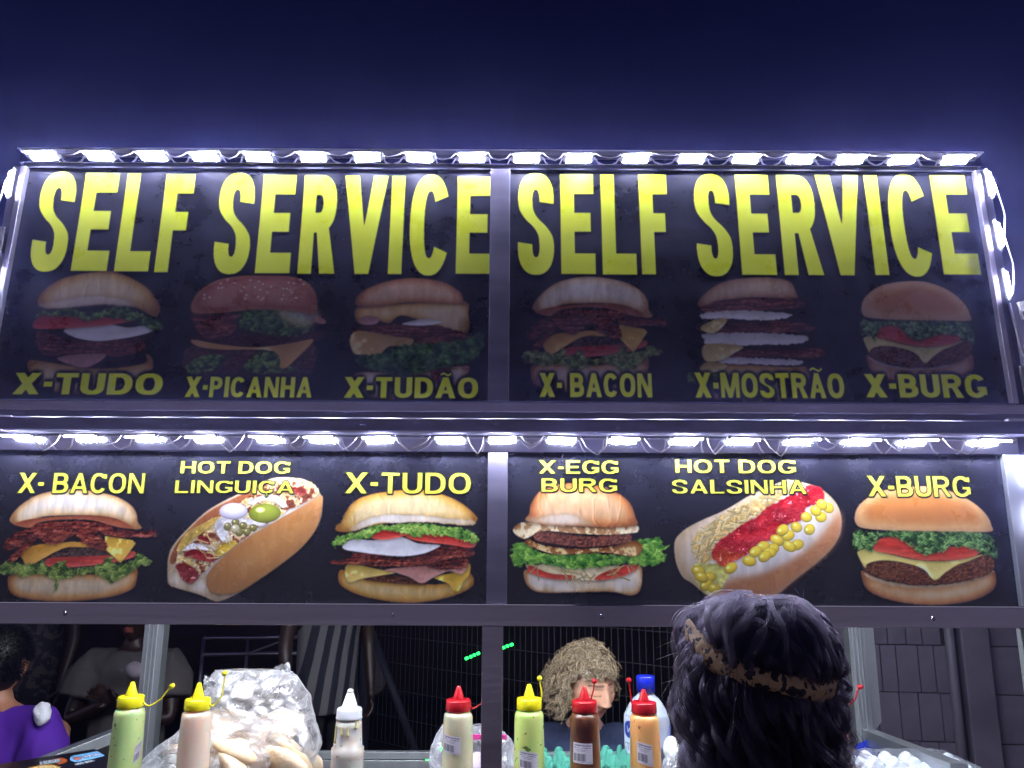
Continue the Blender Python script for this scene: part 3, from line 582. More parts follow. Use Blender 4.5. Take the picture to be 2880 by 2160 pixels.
    def mesh(s, name='mesh'):
        me = bpy.data.meshes.new(name); me.from_pydata(s.v, [], s.f); me.update(); return me
    def build(s, name, m, parent=None, smooth=False, bevel=0): return link(name, s.mesh(name), m, parent, smooth, bevel)
def srgb(r, g, b):
    f = lambda c: c / 12.92 if c <= .04045 else ((c + .055) / 1.055) ** 2.4
    return tuple(f(x / 255.) for x in (r, g, b)) + (1,)
def mat(name, base, rough=.5, metal=0., var=.15, scale=6., bump=0., bscale=60., spec=.5, trans=0., sss=0., coat=0., stretch=None, rvar=.1, base2=None, emis=None, emis_s=0., speck=None, speck_scale=60, speck_t=.7, alpha=1.):
    m = bpy.data.materials.new(name); m.use_nodes = True; nt = m.node_tree; N = nt.nodes.new; L = nt.links.new
    b = nt.nodes['Principled BSDF']
    if len(base) == 3: base = srgb(*base)
    if base2 is None: base2 = tuple(min(1, c * (1 - var)) for c in base[:3]) + (1,)
    elif len(base2) == 3: base2 = srgb(*base2)
    tc = N('ShaderNodeTexCoord'); mp = N('ShaderNodeMapping'); L(tc.outputs['Object'], mp.inputs[0])
    if stretch: mp.inputs['Scale'].default_value = stretch
    nz = N('ShaderNodeTexNoise'); nz.inputs['Scale'].default_value = scale; nz.inputs['Detail'].default_value = 6; L(mp.outputs[0], nz.inputs[0])
    rp = N('ShaderNodeValToRGB'); rp.color_ramp.elements[0].position = .32; rp.color_ramp.elements[1].position = .68
    rp.color_ramp.elements[0].color = base2; rp.color_ramp.elements[1].color = base; L(nz.outputs[0], rp.inputs[0])
    src = rp.outputs[0]
    if speck:
        n2 = N('ShaderNodeTexNoise'); n2.inputs['Scale'].default_value = speck_scale; n2.inputs['Detail'].default_value = 3; L(tc.outputs['Object'], n2.inputs[0])
        r2 = N('ShaderNodeValToRGB'); r2.color_ramp.elements[0].position = speck_t; r2.color_ramp.elements[1].position = speck_t + .04; L(n2.outputs[0], r2.inputs[0])
        mx = N('ShaderNodeMix'); mx.data_type = 'RGBA'; L(r2.outputs[0], mx.inputs[0]); L(src, mx.inputs[6]); mx.inputs[7].default_value = srgb(*speck); src = mx.outputs[2]
    L(src, b.inputs['Base Color'])
    mr = N('ShaderNodeMapRange'); mr.inputs[3].default_value = max(0, rough - rvar); mr.inputs[4].default_value = min(1, rough + rvar); L(nz.outputs[0], mr.inputs[0]); L(mr.outputs[0], b.inputs['Roughness'])
    b.inputs['Metallic'].default_value = metal; b.inputs['Specular IOR Level'].default_value = spec
    b.inputs['Transmission Weight'].default_value = trans; b.inputs['Coat Weight'].default_value = coat
    if sss: b.inputs['Subsurface Weight'].default_value = sss; b.inputs['Subsurface Radius'].default_value = (1, .5, .3); b.inputs['Subsurface Scale'].default_value = .03 if sss > .5 else .015
    if emis: b.inputs['Emission Color'].default_value = emis; b.inputs['Emission Strength'].default_value = emis_s
    if alpha < 1: b.inputs['Alpha'].default_value = alpha
    if bump:
        n3 = N('ShaderNodeTexNoise'); n3.inputs['Scale'].default_value = bscale; n3.inputs['Detail'].default_value = 5; L(mp.outputs[0], n3.inputs[0])
        bp = N('ShaderNodeBump'); bp.inputs['Strength'].default_value = bump; bp.inputs['Distance'].default_value = .01; L(n3.outputs[0], bp.inputs['Height']); L(bp.outputs[0], b.inputs['Normal'])
    return m
def image(name, rgb):
    h, w = rgb.shape[:2]; im = bpy.data.images.new(name, w, h)
    a = np.ones((h, w, 4), np.float32); a[..., :3] = np.clip(rgb[::-1], 0, 1); im.pixels.foreach_set(a.ravel()); im.pack(); return im
def print_mat(name, im, dust=.5, rough=.28, lift=(.05, .05, .07, 1), scl=1.):
    """printed vinyl: the generated print, with dust tinted to paint in a bluish veil, scratches and a clear glossy face"""
    m = bpy.data.materials.new(name); m.use_nodes = True; nt = m.node_tree; N = nt.nodes.new; L = nt.links.new; b = nt.nodes['Principled BSDF']
    uv = N('ShaderNodeUVMap'); tx = N('ShaderNodeTexImage'); tx.image = im; tx.interpolation = 'Cubic'; L(uv.outputs[0], tx.inputs[0])
    tc = N('ShaderNodeTexCoord'); n1 = N('ShaderNodeTexNoise'); n1.inputs['Scale'].default_value = 5 * scl; n1.inputs['Detail'].default_value = 8; n1.inputs['Roughness'].default_value = .72; L(tc.outputs['Object'], n1.inputs[0])
    r1 = N('ShaderNodeValToRGB'); r1.color_ramp.elements[0].position = .42; r1.color_ramp.elements[1].position = .8; L(n1.outputs[0], r1.inputs[0])
    # specks of dirt and fine scratches
    n2 = N('ShaderNodeTexVoronoi'); n2.inputs['Scale'].default_value = 34 * scl; n2.inputs['Randomness'].default_value = 1; L(tc.outputs['Object'], n2.inputs[0])
    lt = N('ShaderNodeMath'); lt.operation = 'LESS_THAN'; lt.inputs[1].default_value = .045; L(n2.outputs['Distance'], lt.inputs[0])
    mp = N('ShaderNodeMapping'); mp.inputs['Rotation'].default_value = (.4, .5, .2); mp.inputs['Scale'].default_value = (3, 3, 22); L(tc.outputs['Object'], mp.inputs[0])
    n3 = N('ShaderNodeTexNoise'); n3.inputs['Scale'].default_value = 4.5 * scl; n3.inputs['Detail'].default_value = 4; L(mp.outputs[0], n3.inputs[0])
    r3 = N('ShaderNodeValToRGB'); r3.color_ramp.elements[0].position = .655; r3.color_ramp.elements[1].position = .67; L(n3.outputs[0], r3.inputs[0])
    ad = N('ShaderNodeMath'); ad.operation = 'MULTIPLY_ADD'; L(r1.outputs[0], ad.inputs[0]); ad.inputs[1].default_value = dust
    sc = N('ShaderNodeMath'); sc.operation = 'MULTIPLY'; sc.inputs[1].default_value = .25 * dust; L(r3.outputs[0], sc.inputs[0]); L(sc.outputs[0], ad.inputs[2])
    mx = N('ShaderNodeMix'); mx.data_type = 'RGBA'; mx.blend_type = 'ADD'; L(ad.outputs[0], mx.inputs[0]); L(tx.outputs[0], mx.inputs[6]); mx.inputs[7].default_value = lift
    mx2 = N('ShaderNodeMix'); mx2.data_type = 'RGBA'; f = N('ShaderNodeMath'); f.operation = 'MULTIPLY'; f.inputs[1].default_value = .35 * min(1, dust * 2); L(lt.outputs[0], f.inputs[0]); L(f.outputs[0], mx2.inputs[0]); L(mx.outputs[2], mx2.inputs[6]); mx2.inputs[7].default_value = (.3, .3, .3, 1)
    L(mx2.outputs[2], b.inputs['Base Color'])
    mr = N('ShaderNodeMapRange'); mr.inputs[3].default_value = rough; mr.inputs[4].default_value = rough + .3; L(r1.outputs[0], mr.inputs[0]); L(mr.outputs[0], b.inputs['Roughness'])
    bp = N('ShaderNodeBump'); bp.inputs['Strength'].default_value = .12; bp.inputs['Distance'].default_value = .01; n4 = N('ShaderNodeTexNoise'); n4.inputs['Scale'].default_value = 7; L(tc.outputs['Object'], n4.inputs[0]); L(n4.outputs[0], bp.inputs['Height']); L(bp.outputs[0], b.inputs['Normal'])
    return m
def set_uv(me, fn):
    uv = me.uv_layers.new(name='UVMap'); n = len(me.loops); vi = np.zeros(n, int); me.loops.foreach_get('vertex_index', vi)
    co = np.zeros(len(me.vertices) * 3); me.vertices.foreach_get('co', co); co = co.reshape(-1, 3)[vi]
    u, v = fn(co); uv.data.foreach_set('uv', np.stack([u, v], 1).astype(np.float32).ravel())
def ids_mesh(cv, k, cs, x0, z1, S, y):
    """mesh of the cells of the print that carry id k"""
    m = cv.ids == k if not isinstance(k, tuple) else (cv.ids >= k[0]) & (cv.ids <= k[1])
    H, W = cv.h // cs, cv.w // cs
    c = m[:H * cs, :W * cs].reshape(H, cs, W, cs).any((1, 3))
    js, is_ = np.nonzero(c)
    if len(js) < 2: return None
    quad = np.stack([js * (W + 1) + is_, js * (W + 1) + is_ + 1, (js + 1) * (W + 1) + is_ + 1, (js + 1) * (W + 1) + is_], 1)
    u, inv = np.unique(quad.ravel(), return_inverse=True)
    gx = (u % (W + 1)) * cs; gy = (u // (W + 1)) * cs
    v = np.stack([x0 + gx / S, np.full(len(u), y), z1 - gy / S], 1)
    me = bpy.data.meshes.new('print'); me.from_pydata(v.tolist(), [], inv.reshape(-1, 4)[:, ::-1].tolist()); me.update()
    return me
def evaluated(o):
    dg = bpy.context.evaluated_depsgraph_get(); dg.update(); me = bpy.data.meshes.new_from_object(o.evaluated_get(dg)); bpy.data.objects.remove(o, do_unlink=True); return me
def skin_mesh(J, E, sub=2):
    """J: list of (x, y, z, rx, ry); E: edges"""
    me = bpy.data.meshes.new('skeleton'); me.from_pydata([j[:3] for j in J], E, []); o = bpy.data.objects.new('skeleton', me); COL.objects.link(o)
    sk = o.modifiers.new('s', 'SKIN'); sk.use_smooth_shade = True
    for i, j in enumerate(J): me.skin_vertices[0].data[i].radius = (j[3], j[4] if len(j) > 4 else j[3])
    me.skin_vertices[0].data[0].use_root = True
    sb = o.modifiers.new('u', 'SUBSURF'); sb.levels = sb.render_levels = sub
    return evaluated(o)
def fuse(meshes, voxel, smooth=2):
    mb = MB()
    for me in meshes: mb.add([tuple(v.co) for v in me.vertices], [tuple(p.vertices) for p in me.polygons])
    o = bpy.data.objects.new('fuse', mb.mesh()); COL.objects.link(o); r = o.modifiers.new('r', 'REMESH'); r.mode = 'VOXEL'; r.voxel_size = voxel
    if smooth: s = o.modifiers.new('s', 'SMOOTH'); s.iterations = smooth; s.factor = .5
    return evaluated(o)
def hair_obj(name, strands, m, parent, radius):
    """strands: array (k, n, 3)"""
    strands = np.asarray(strands, np.float32); k, n, _ = strands.shape
    cu = bpy.data.hair_curves.new(name); cu.add_curves([n] * k)
    cu.position_data.foreach_set('vector', strands.ravel())
    ra = cu.attributes.get('radius') or cu.attributes.new('radius', 'FLOAT', 'POINT')
    t = np.linspace(0, 1, n); prof = radius * (1 - .75 * t ** 3); ra.data.foreach_set('value', np.tile(prof, k).astype(np.float32))
    cu.materials.append(m); o = bpy.data.objects.new(name, cu); COL.objects.link(o); o.parent = parent; return o
def hair_mat(name, c1, c2, rough=.32, spec=.6):
    m = bpy.data.materials.new(name); m.use_nodes = True; nt = m.node_tree; N = nt.nodes.new; L = nt.links.new; b = nt.nodes['Principled BSDF']
    h = N('ShaderNodeHairInfo'); r = N('ShaderNodeValToRGB'); L(h.outputs['Random'], r.inputs[0]); r.color_ramp.elements[0].color = srgb(*c1); r.color_ramp.elements[1].color = srgb(*c2)
    L(r.outputs[0], b.inputs['Base Color']); b.inputs['Roughness'].default_value = rough; b.inputs['Specular IOR Level'].default_value = spec
    return m
# ================================================================ materials
M = dict(
    steel=mat('brushed_steel', (214, 208, 216), .42, 1., .26, 2.2, bump=.05, bscale=12, stretch=(1, 7, 7), rvar=.13),
    mirror=mat('polished_steel', (210, 210, 220), .10, 1., .08, 4, rvar=.03, stretch=(1, 6, 6)),
    dsteel=mat('dull_steel', (140, 136, 152), .50, 1., .28, 3, bump=.05, bscale=10, stretch=(1, 6, 6)),
    alu=mat('aluminium_profile', (196, 202, 206), .38, .85, .1, 4, bump=.02, bscale=12, stretch=(12, 12, 1)),
    black=mat('black_gap', (14, 14, 20), .6), plastic=mat('led_housing', (214, 214, 210), .4, var=.1, trans=.2),
    lens=mat('led_light', (255, 255, 255), .4, emis=(.70, .73, 1.0, 1), emis_s=410.0),
    wire=mat('clear_wire', (196, 190, 196), .3, var=.3, scale=40), wire_dark=mat('dark_wire', (40, 36, 40), .4),
    tape=mat('clear_tape', (150, 146, 150), .2, var=.4, scale=60, bump=.6, bscale=50, alpha=.75), top=mat('steel_worktop', (150, 152, 150), .3, 1., .2, 4, rvar=.12),
    glass_edge=mat('pale_green_panel', (150, 168, 140), .25, var=.2))
for k_ in ('lens',):     # modules age differently: each one shines a little stronger or weaker
    nt_ = M[k_].node_tree; oi = nt_.nodes.new('ShaderNodeObjectInfo'); mr_ = nt_.nodes.new('ShaderNodeMapRange'); mr_.inputs[3].default_value = 300; mr_.inputs[4].default_value = 540
    nt_.links.new(oi.outputs['Random'], mr_.inputs[0]); nt_.links.new(mr_.outputs[0], nt_.nodes['Principled BSDF'].inputs['Emission Strength'])
# ================================================================ printed sign panels
PX = 1.36; MUL = .028; LPX = 1.316; LMUL = .0258
UZ0, UZ1 = .044, .7345; LZ0, LZ1 = 1.4595, 1.842
S_PX = 1080
def sign_panel(kind, side, x0, x1, z0, z1, s2m, seed, label, pics, words, big):
    cv = paint_panel(kind, side, x0, x1, z0, z1, s2m, S_PX, seed)
    im = image('sign_print', cv.rgb); m = print_mat('printed_vinyl', im, .55 if kind == 'u' else .18, .26 if kind == 'u' else .2, (.040, .038, .090, 1) if kind == 'u' else (.022, .024, .050, 1))  # bluish lift: dust whose tint also paints the glow's veil into the panel
    oz = ZU if kind == 'u' else 0.
    root = empty('sign_panel', (0, 0, oz), (-TILT if kind == 'u' else 0, 0, 0), label, 'menu sign', 'printed menu panels of the stall')
    uvf = lambda co: ((co[:, 0] - x0) / (cv.w / S_PX), 1 - (z1 - co[:, 2]) / (cv.h / S_PX))
    y = .012
    b = MB().box(x0, x1, y, y + .006, z0, z1).mesh('board'); set_uv(b, uvf); link('board', b, m, root)
    def part(name, k, cs, dy, lab=None):
        me = ids_mesh(cv, k, cs, x0, z1, S_PX, y - dy)
        if me is None: return
        set_uv(me, uvf); o = link(name, me, m, root)
        if lab: o['label'] = lab
    for k, lab in enumerate(pics): part('hot_dog_picture' if 'hot dog' in lab else 'burger_picture', k + 1, 4, .0006, lab)
    t = 40
    for wd in words: part('lettering', t, 3, .0012, wd); t += 1
    for i, ch in enumerate(big): part('letter', 10 + i, 3, .0012, ch)
    return root
sign_panel('u', 0, -PX, -MUL, UZ0, UZ1, src_up, 9, 'upper black menu panel with SELF SERVICE over X-TUDO, X-PICANHA and X-TUDÃO burgers',
           ['burger with egg and ham above X-TUDO', 'seeded steak burger above X-PICANHA', 'tall cheesy burger above X-TUDÃO'], ['yellow lettering X-TUDO', 'yellow lettering X-PICANHA', 'yellow lettering X-TUDÃO'], ['big yellow letter ' + c for c in 'SELFSERVICE'])
sign_panel('u', 1, MUL, PX, UZ0, UZ1, src_up, 10, 'upper black menu panel with SELF SERVICE over X-BACON, X-MOSTRÃO and X-BURG burgers',
           ['bacon burger above X- BACON', 'many-layered burger above X-MOSTRÃO', 'plain cheeseburger above X-BURG'], ['yellow lettering X- BACON', 'yellow lettering X-MOSTRÃO', 'yellow lettering X-BURG'], ['big yellow letter ' + c for c in 'SELFSERVICE'])
sign_panel('l', 0, -LPX, -LMUL, LZ0, LZ1, src_low, 5, 'lower black menu panel with X-BACON, HOT DOG LINGUIÇA and X-TUDO pictures',
           ['bacon cheeseburger under X- BACON', 'sausage hot dog with olive under HOT DOG LINGUIÇA', 'burger with egg and bacon under X-TUDO'], ['yellow lettering X- BACON', 'yellow lettering HOT DOG', 'yellow lettering LINGUIÇA', 'yellow lettering X-TUDO'], '')
sign_panel('l', 1, LMUL, LPX, LZ0, LZ1, src_low, 6, 'lower black menu panel with X-EGG BURG, HOT DOG SALSINHA and X-BURG pictures',
           ['egg burger under X-EGG BURG', 'hot dog with corn and ketchup under HOT DOG SALSINHA', 'cheeseburger under X-BURG'], ['yellow lettering X-EGG', 'yellow lettering BURG', 'yellow lettering HOT DOG', 'yellow lettering SALSINHA', 'yellow lettering X-BURG'], '')
# ================================================================ the stall itself
stall = empty('food_stall', (0, 0, 0), (0, 0, 0), 'stainless steel snack stall framing the black menu panels and counter', 'food stall')
def sp(name, mb, m, bevel=.0012, parent=None, smooth=False): return mb.build(name, m, parent or stall, smooth, bevel)
up = MB()
def tl(v):   # local coordinates of the leaning upper board -> world
    x, y, z = v; return (x, y * math.cos(TILT) + z * math.sin(TILT), ZU - y * math.sin(TILT) + z * math.cos(TILT))
def tbox(*a):
    b = MB().box(*a); b.v = [tl(p) for p in b.v]; return b
sp('bottom_rail', tbox(-1.405, 1.405, -.006, .03, .017, .0435), M['steel'])
sp('bottom_lip', tbox(-1.41, 1.41, -.014, .03, -.002, .0165), M['dsteel'])
sp('trim_bead', tbox(-1.362, 1.362, -.0085, .004, .0438, .0462), M['mirror'], 0)
sp('mullion', tbox(-MUL, MUL, -.001, .03, .0465, .7345), M['dsteel'])
for s in (-1, 1):
    sp('side_rail', tbox(min(s * 1.3605, s * 1.376), max(s * 1.3605, s * 1.376), -.006, .03, .0465, .7345), M['steel'])
    sp('side_plate', tbox(min(s * 1.3765, s * 1.408), max(s * 1.3765, s * 1.408), .008, .03, .0, .742), M['dsteel'])
sp('back_sheet', tbox(-1.39, 1.39, .0305, .04, -.002, .78), M['dsteel'])
sp('shadow_strip', tbox(-1.376, 1.376, .004, .03, .7350, .7467), M['black'], 0)
sp('polished_fascia', tbox(-1.385, 1.385, -.004, .03, .7472, .7775), M['mirror'])
sp('top_plate', tbox(-1.381, 1.381, -.025, .03, .778, .7805), M['dsteel'])
sp('top_plate_lip', tbox(-1.381, 1.381, -.0262, -.0252, .7775, .7810), M['steel'], 0)
# lower frame
sp('header_gap', MB().box(-1.36, 1.36, .004, .04, 1.9225, 1.929), M['black'], 0)
sp('header_band', MB().box(-1.385, 1.385, -.056, -.002, 1.8885, 1.922), M['dsteel'])
sp('polished_fascia', MB().box(-1.36, 1.36, -.002, .03, 1.8425, 1.888), M['mirror'])
sp('header_lip', MB().box(-1.385, 1.385, -.058, -.0565, 1.8865, 1.8905), M['steel'], 0)
sp('mullion', MB().box(-LMUL, LMUL, .0, .03, 1.4612, 1.8422), M['dsteel'])
sp('lower_band', MB().box(-1.375, 1.375, -.008, .02, 1.409, 1.459), M['steel'])
sp('trim_bead', MB().box(-1.318, 1.318, -.0105, .006, 1.4593, 1.4613), M['mirror'], 0)
for s in (-1, 1):
    sp('end_post', MB().box(min(s * 1.3165, s * 1.375), max(s * 1.3165, s * 1.375), -.006, .034, .0, 1.8420) if 0 else MB().box(min(s * 1.3165, s * 1.373), max(s * 1.3165, s * 1.373), -.004, .036, 1.4615, 1.8420), M['alu'])
    sp('end_post', MB().box(min(s * 1.3165, s * 1.373), max(s * 1.3165, s * 1.373), -.004, .036, .0, 1.4085), M['alu'])
for px, py in ((140, 1325), (848, 1329), (1299, 1331), (2015, 1337)):
    x, y, z = at(px, py, -.008)
    r = MB().lathe([(.0062, 0), (.0062, .002), (.004, .0042), (.0022, .0042), (.002, .002)], 14).build('rivet', M['mirror'], stall, True)
    r.rotation_euler = (math.radians(90), 0, 0); r.location = (x, -.008, z)
sp('spacer_block', MB().box(1.325, 1.37, -.03, .0, 1.9225, 1.9335), M['plastic'])
sp('spacer_block', MB().box(-1.39, -1.27, -.02, .0, 1.9225, 1.932), M['plastic'])
cpx0, cpx1 = at(1040, 1500, 0)[0], at(1085, 1500, 0)[0]
sp('centre_post', MB().box(cpx0, cpx1, -.004, .03, .84, 1.4085), M['steel'])
YB = .87
for a, b in ((303, 345), (1840, 1876)):
    xa, xb = at(a, 1450, YB)[0], at(b, 1450, YB)[0]; w = xb - xa
    mb = MB().box(xa, xb, YB, YB + .05, .0, 1.9)
    for q in (.18, .42, .62): mb.box(xa + w * q, xa + w * (q + .1), YB - .006, YB - .0003, .0, 1.9)
    sp('rear_post', mb, M['alu'])
    s = 1 if a > 1000 else -1
    # guide plate screwed to the post, cut off at a slant
    pa = (xb + .004, xb + .035) if s > 0 else (xa - .035, xa - .004)
    p = MB().add([(pa[0], YB + .01, 1.9), (pa[1], YB + .01, 1.9), (pa[1], YB + .01, at(0, 1552 if s > 0 else 1400, YB)[2]), (pa[0], YB + .01, at(0, 1575 if s > 0 else 1380, YB)[2]),
                  (pa[0], YB + .016, 1.9), (pa[1], YB + .016, 1.9), (pa[1], YB + .016, at(0, 1552 if s > 0 else 1400, YB)[2]), (pa[0], YB + .016, at(0, 1575 if s > 0 else 1380, YB)[2])],
                 [(0, 1, 2, 3), (7, 6, 5, 4), (0, 4, 5, 1), (1, 5, 6, 2), (2, 6, 7, 3), (3, 7, 4, 0)])
    if s > 0: sp('guide_plate', p, M['alu'], 0)
zr = at(700, 1640, YB)[2]
sp('rear_rail', MB().box(-1.0, 1.0, YB + .051, YB + .075, zr - .012, zr + .012).box(-1.0, 1.0, YB + .045, YB + .0505, zr - .05, zr - .014), M['alu'])
sp('rear_rail', MB().box(-1.2, 1.2, YB + .003, YB + .04, 1.86, 1.9), M['alu'])
sp('worktop', MB().box(-1.33, 1.33, .0, YB - .01, .815, .835), M['top'])
sp('front_sheet', MB().box(-1.33, 1.33, -.008, .004, .12, .98), M['steel'])
sp('roof_sheet', MB().box(-1.35, 1.35, .045, YB + .05, 1.905, 1.915), M['steel'])
sp('side_rail_low', MB().beam(at(-10, 1690, .62), at(308, 1564, YB + .02), .05, .036), M['alu'])
sp('side_rail_low', MB().beam(at(2075, 1672, .16), at(1873, 1590, YB + .02), .045, .05), M['alu'])
for s in (-1, 1): sp('side_sheet', MB().box(min(s * 1.33, s * 1.335), max(s * 1.33, s * 1.335), .036, YB, .12, .8), M['steel'])
# ================================================================ LED module strips
mod_mesh = MB().box(-.043, .043, -.0085, .0085, -.0015, .0035).box(-.048, -.043, -.004, .004, -.001, .0025).box(.043, .048, -.004, .004, -.001, .0025).mesh('led_module')
mod_mesh.materials.append(M['plastic'])
lens_mesh = MB().box(-.0345, .0345, -.0072, .0072, -.0058, -.0016).mesh('lens'); lens_mesh.materials.append(M['lens'])
def strip(label, places, sag, wmat, back=(0, 0, 0), start=None, end=None):
    """places: (x, y, z, rotation) of each module"""
    root = empty('led_strip', places[0][0], (0, 0, 0), label, 'led strip', 'strips of white LED modules')
    o0 = Vector(places[0][0]); mats = []
    for p, r in places:
        m = bpy.data.objects.new('led_module', mod_mesh); COL.objects.link(m); m.parent = root; m.location = Vector(p) - o0
        j = Euler((RS.uniform(-.08, .08), RS.uniform(-.05, .05), RS.uniform(-.06, .06)))
        m.rotation_euler = (Matrix(r.to_matrix() if hasattr(r, 'to_matrix') else Euler(r).to_matrix()) @ j.to_matrix()).to_euler()
        l = bpy.data.objects.new('lens', lens_mesh); COL.objects.link(l); l.parent = m
        R = m.rotation_euler.to_matrix(); mats.append((Vector(p) - o0 + R @ Vector((-.048, 0, 0)), Vector(p) - o0 + R @ Vector((.048, 0, 0)), R))
    for i in range(len(mats) - 1):
        a, b = mats[i][1], mats[i + 1][0]; d = (b - a); s = Vector(sag(i)); pts = []
        if d.length > .5: continue
        w = RS.uniform(.3, .62); sk = RS.uniform(-.09, .09)
        for k in range(15):
            t = k / 14; h = math.sin(math.pi * t) ** w if 0 < t < 1 else 0; tt = t + .10 * math.sin(2 * math.pi * t) + sk * math.sin(math.pi * t)
            pts.append(a + d * min(max(tt, -.05), 1.05) + s * h)
        mb = MB().tube(pts, .0013, 6); off = Vector((0, .0022, .0012)); mb.tube([q + off for q in pts], .0013, 6)
        mb.build('wire', wmat, root, True)
    return root
ux = [82, 206, 322, 436, 552, 672, 790, 904, 1019, 1138, 1252, 1376, 1498, 1616, 1734, 1845, 1957, 2073]
pl = []
for x in ux:
    X, v = src_up(x * 1.302, 333 * 1.302, -.02); pl.append((tl((X, -.018, .7735)), Euler((-TILT + .30, 0, 0))))
strip('long white LED strip along the top edge of the upper SELF SERVICE panels', pl, lambda i: (RS.uniform(-.006, .006), -.012, -RS.uniform(.009, .030)), M['wire'])
lx = [30, 168, 300, 430, 568, 686, 812, 970, 1085, 1215, 1352, 1488, 1612, 1742, 1872, 1995, 2155]
pl = [((at(x, 952, -.034)[0], -.034, 1.8795), Euler((.25, 0, 0))) for x in lx]
strip('long white LED strip between the upper and the lower menu panels', pl, lambda i: (RS.uniform(-.012, .012), -.012, -RS.uniform(.018, .048)), M['wire'])
def side_rot(s, lean):
    X_ = Vector((0, math.sin(lean), math.cos(lean))); Z_ = Vector((-s * .45, .9, 0)); Z_ = (Z_ - X_ * Z_.dot(X_)).normalized(); Y_ = Z_.cross(X_); return Matrix((X_, Y_, Z_)).transposed().to_euler()
pl = [(tl((1.394, -.008, src_up(x * 1.302, y * 1.302)[1])), side_rot(1, TILT)) for x, y in ((2125, 404), (2143, 514), (2160, 620))]
strip('short LED strip running down the outer edge beside the upper X-BURG panel', pl, lambda i: (.022, -.01, 0), M['wire'])
pl = [(tl((-1.394, -.008, src_up(x * 1.302, y * 1.302)[1])), side_rot(-1, TILT)) for x, y in ((42, 403), (6, 600))]
strip('short LED strip running down the outer edge beside the upper X-TUDO panel', pl, lambda i: (-.02, -.01, 0), M['wire'])
pl = [((1.388, -.010, z), side_rot(1, 0)) for z in (1.80, 1.68)]
strip('LED modules on the outer edge beside the lower X-BURG panel', pl, lambda i: (.02, -.01, 0), M['wire'])
lens_out = lens_mesh
lens_mesh = lens_mesh.copy(); lens_mesh.materials.clear(); lens_mesh.materials.append(mat('bright_led_light', (255, 255, 255), .4, emis=(.84, .88, 1.0, 1), emis_s=900.0))
for yy, nm in ((.065, 'hidden LED strip under the stall roof, just behind the menu panels'),):
    pl = [((-1.22 + i * .152, yy, 1.895), (0, 0, 0)) for i in range(17)]; strip(nm, pl, lambda i: (0, 0, -.015), M['wire'])
lens_mesh = lens_out
# loose cable, tape and clip at the side of the upper board
def curve_tube(pts, r, n=8, k=6): return MB().tube([tuple(p) for p in smooth_poly(pts, k, False)], r, n)
c = [tl((1.398, .0, .33)), tl((1.402, -.004, .26)), tl((1.41, -.006, .17)), tl((1.43, -.008, .125)), tl((1.48, -.01, .06)), tl((1.56, 0, .0))]
tag(curve_tube(c, .004).build('power_cable', M['wire'], None, True), 'thick white cable leaving the outer edge of the upper X-BURG panel', 'cable')
c = [tl((-1.402, .0, .44)), tl((-1.412, -.004, .40)), tl((-1.408, -.004, .33)), tl((-1.405, 0, .2)), tl((-1.42, 0, .1))]
tag(curve_tube(c, .003).build('power_cable', M['wire_dark'], None, True), 'dark thin cable down the outer edge of the upper X-TUDO panel', 'cable')
def tape(x, z0, z1, label):
    mb = MB().grid(6, 26, lambda u, v: tl((x + (u - .5) * .03 * (1 if x > 0 else -1), -.009 - .004 * math.sin(u * math.pi) + .0025 * noise.noise((u * 6, v * 22, x)), z0 + (z1 - z0) * v)))
    o = mb.build('clear_tape', M['tape'], None, True); o.modifiers.new('t', 'SOLIDIFY').thickness = .0006; tag(o, label, 'tape')
tape(-1.398, .43, .54, 'crumpled clear tape wrapped on the frame beside the upper X-TUDO panel'); tape(1.404, .05, .15, 'clear tape wrapped low on the frame beside the upper X-BURG panel')
tp = MB().add([tl(q) for q in ((1.425, 0, .335), (1.475, 0, .345), (1.43, 0, .305), (1.425, .01, .335), (1.475, .01, .345), (1.43, .01, .305))], [(0, 2, 1), (3, 4, 5), (0, 1, 4, 3), (1, 2, 5, 4), (2, 0, 3, 5)])
tp.beam(tl((1.427, .005, .33)), tl((1.432, .005, .285)), .006, .006); tag(tp.build('cable_clip', M['plastic'], None), 'small pale triangular bracket outside the upper X-BURG panel', 'bracket')
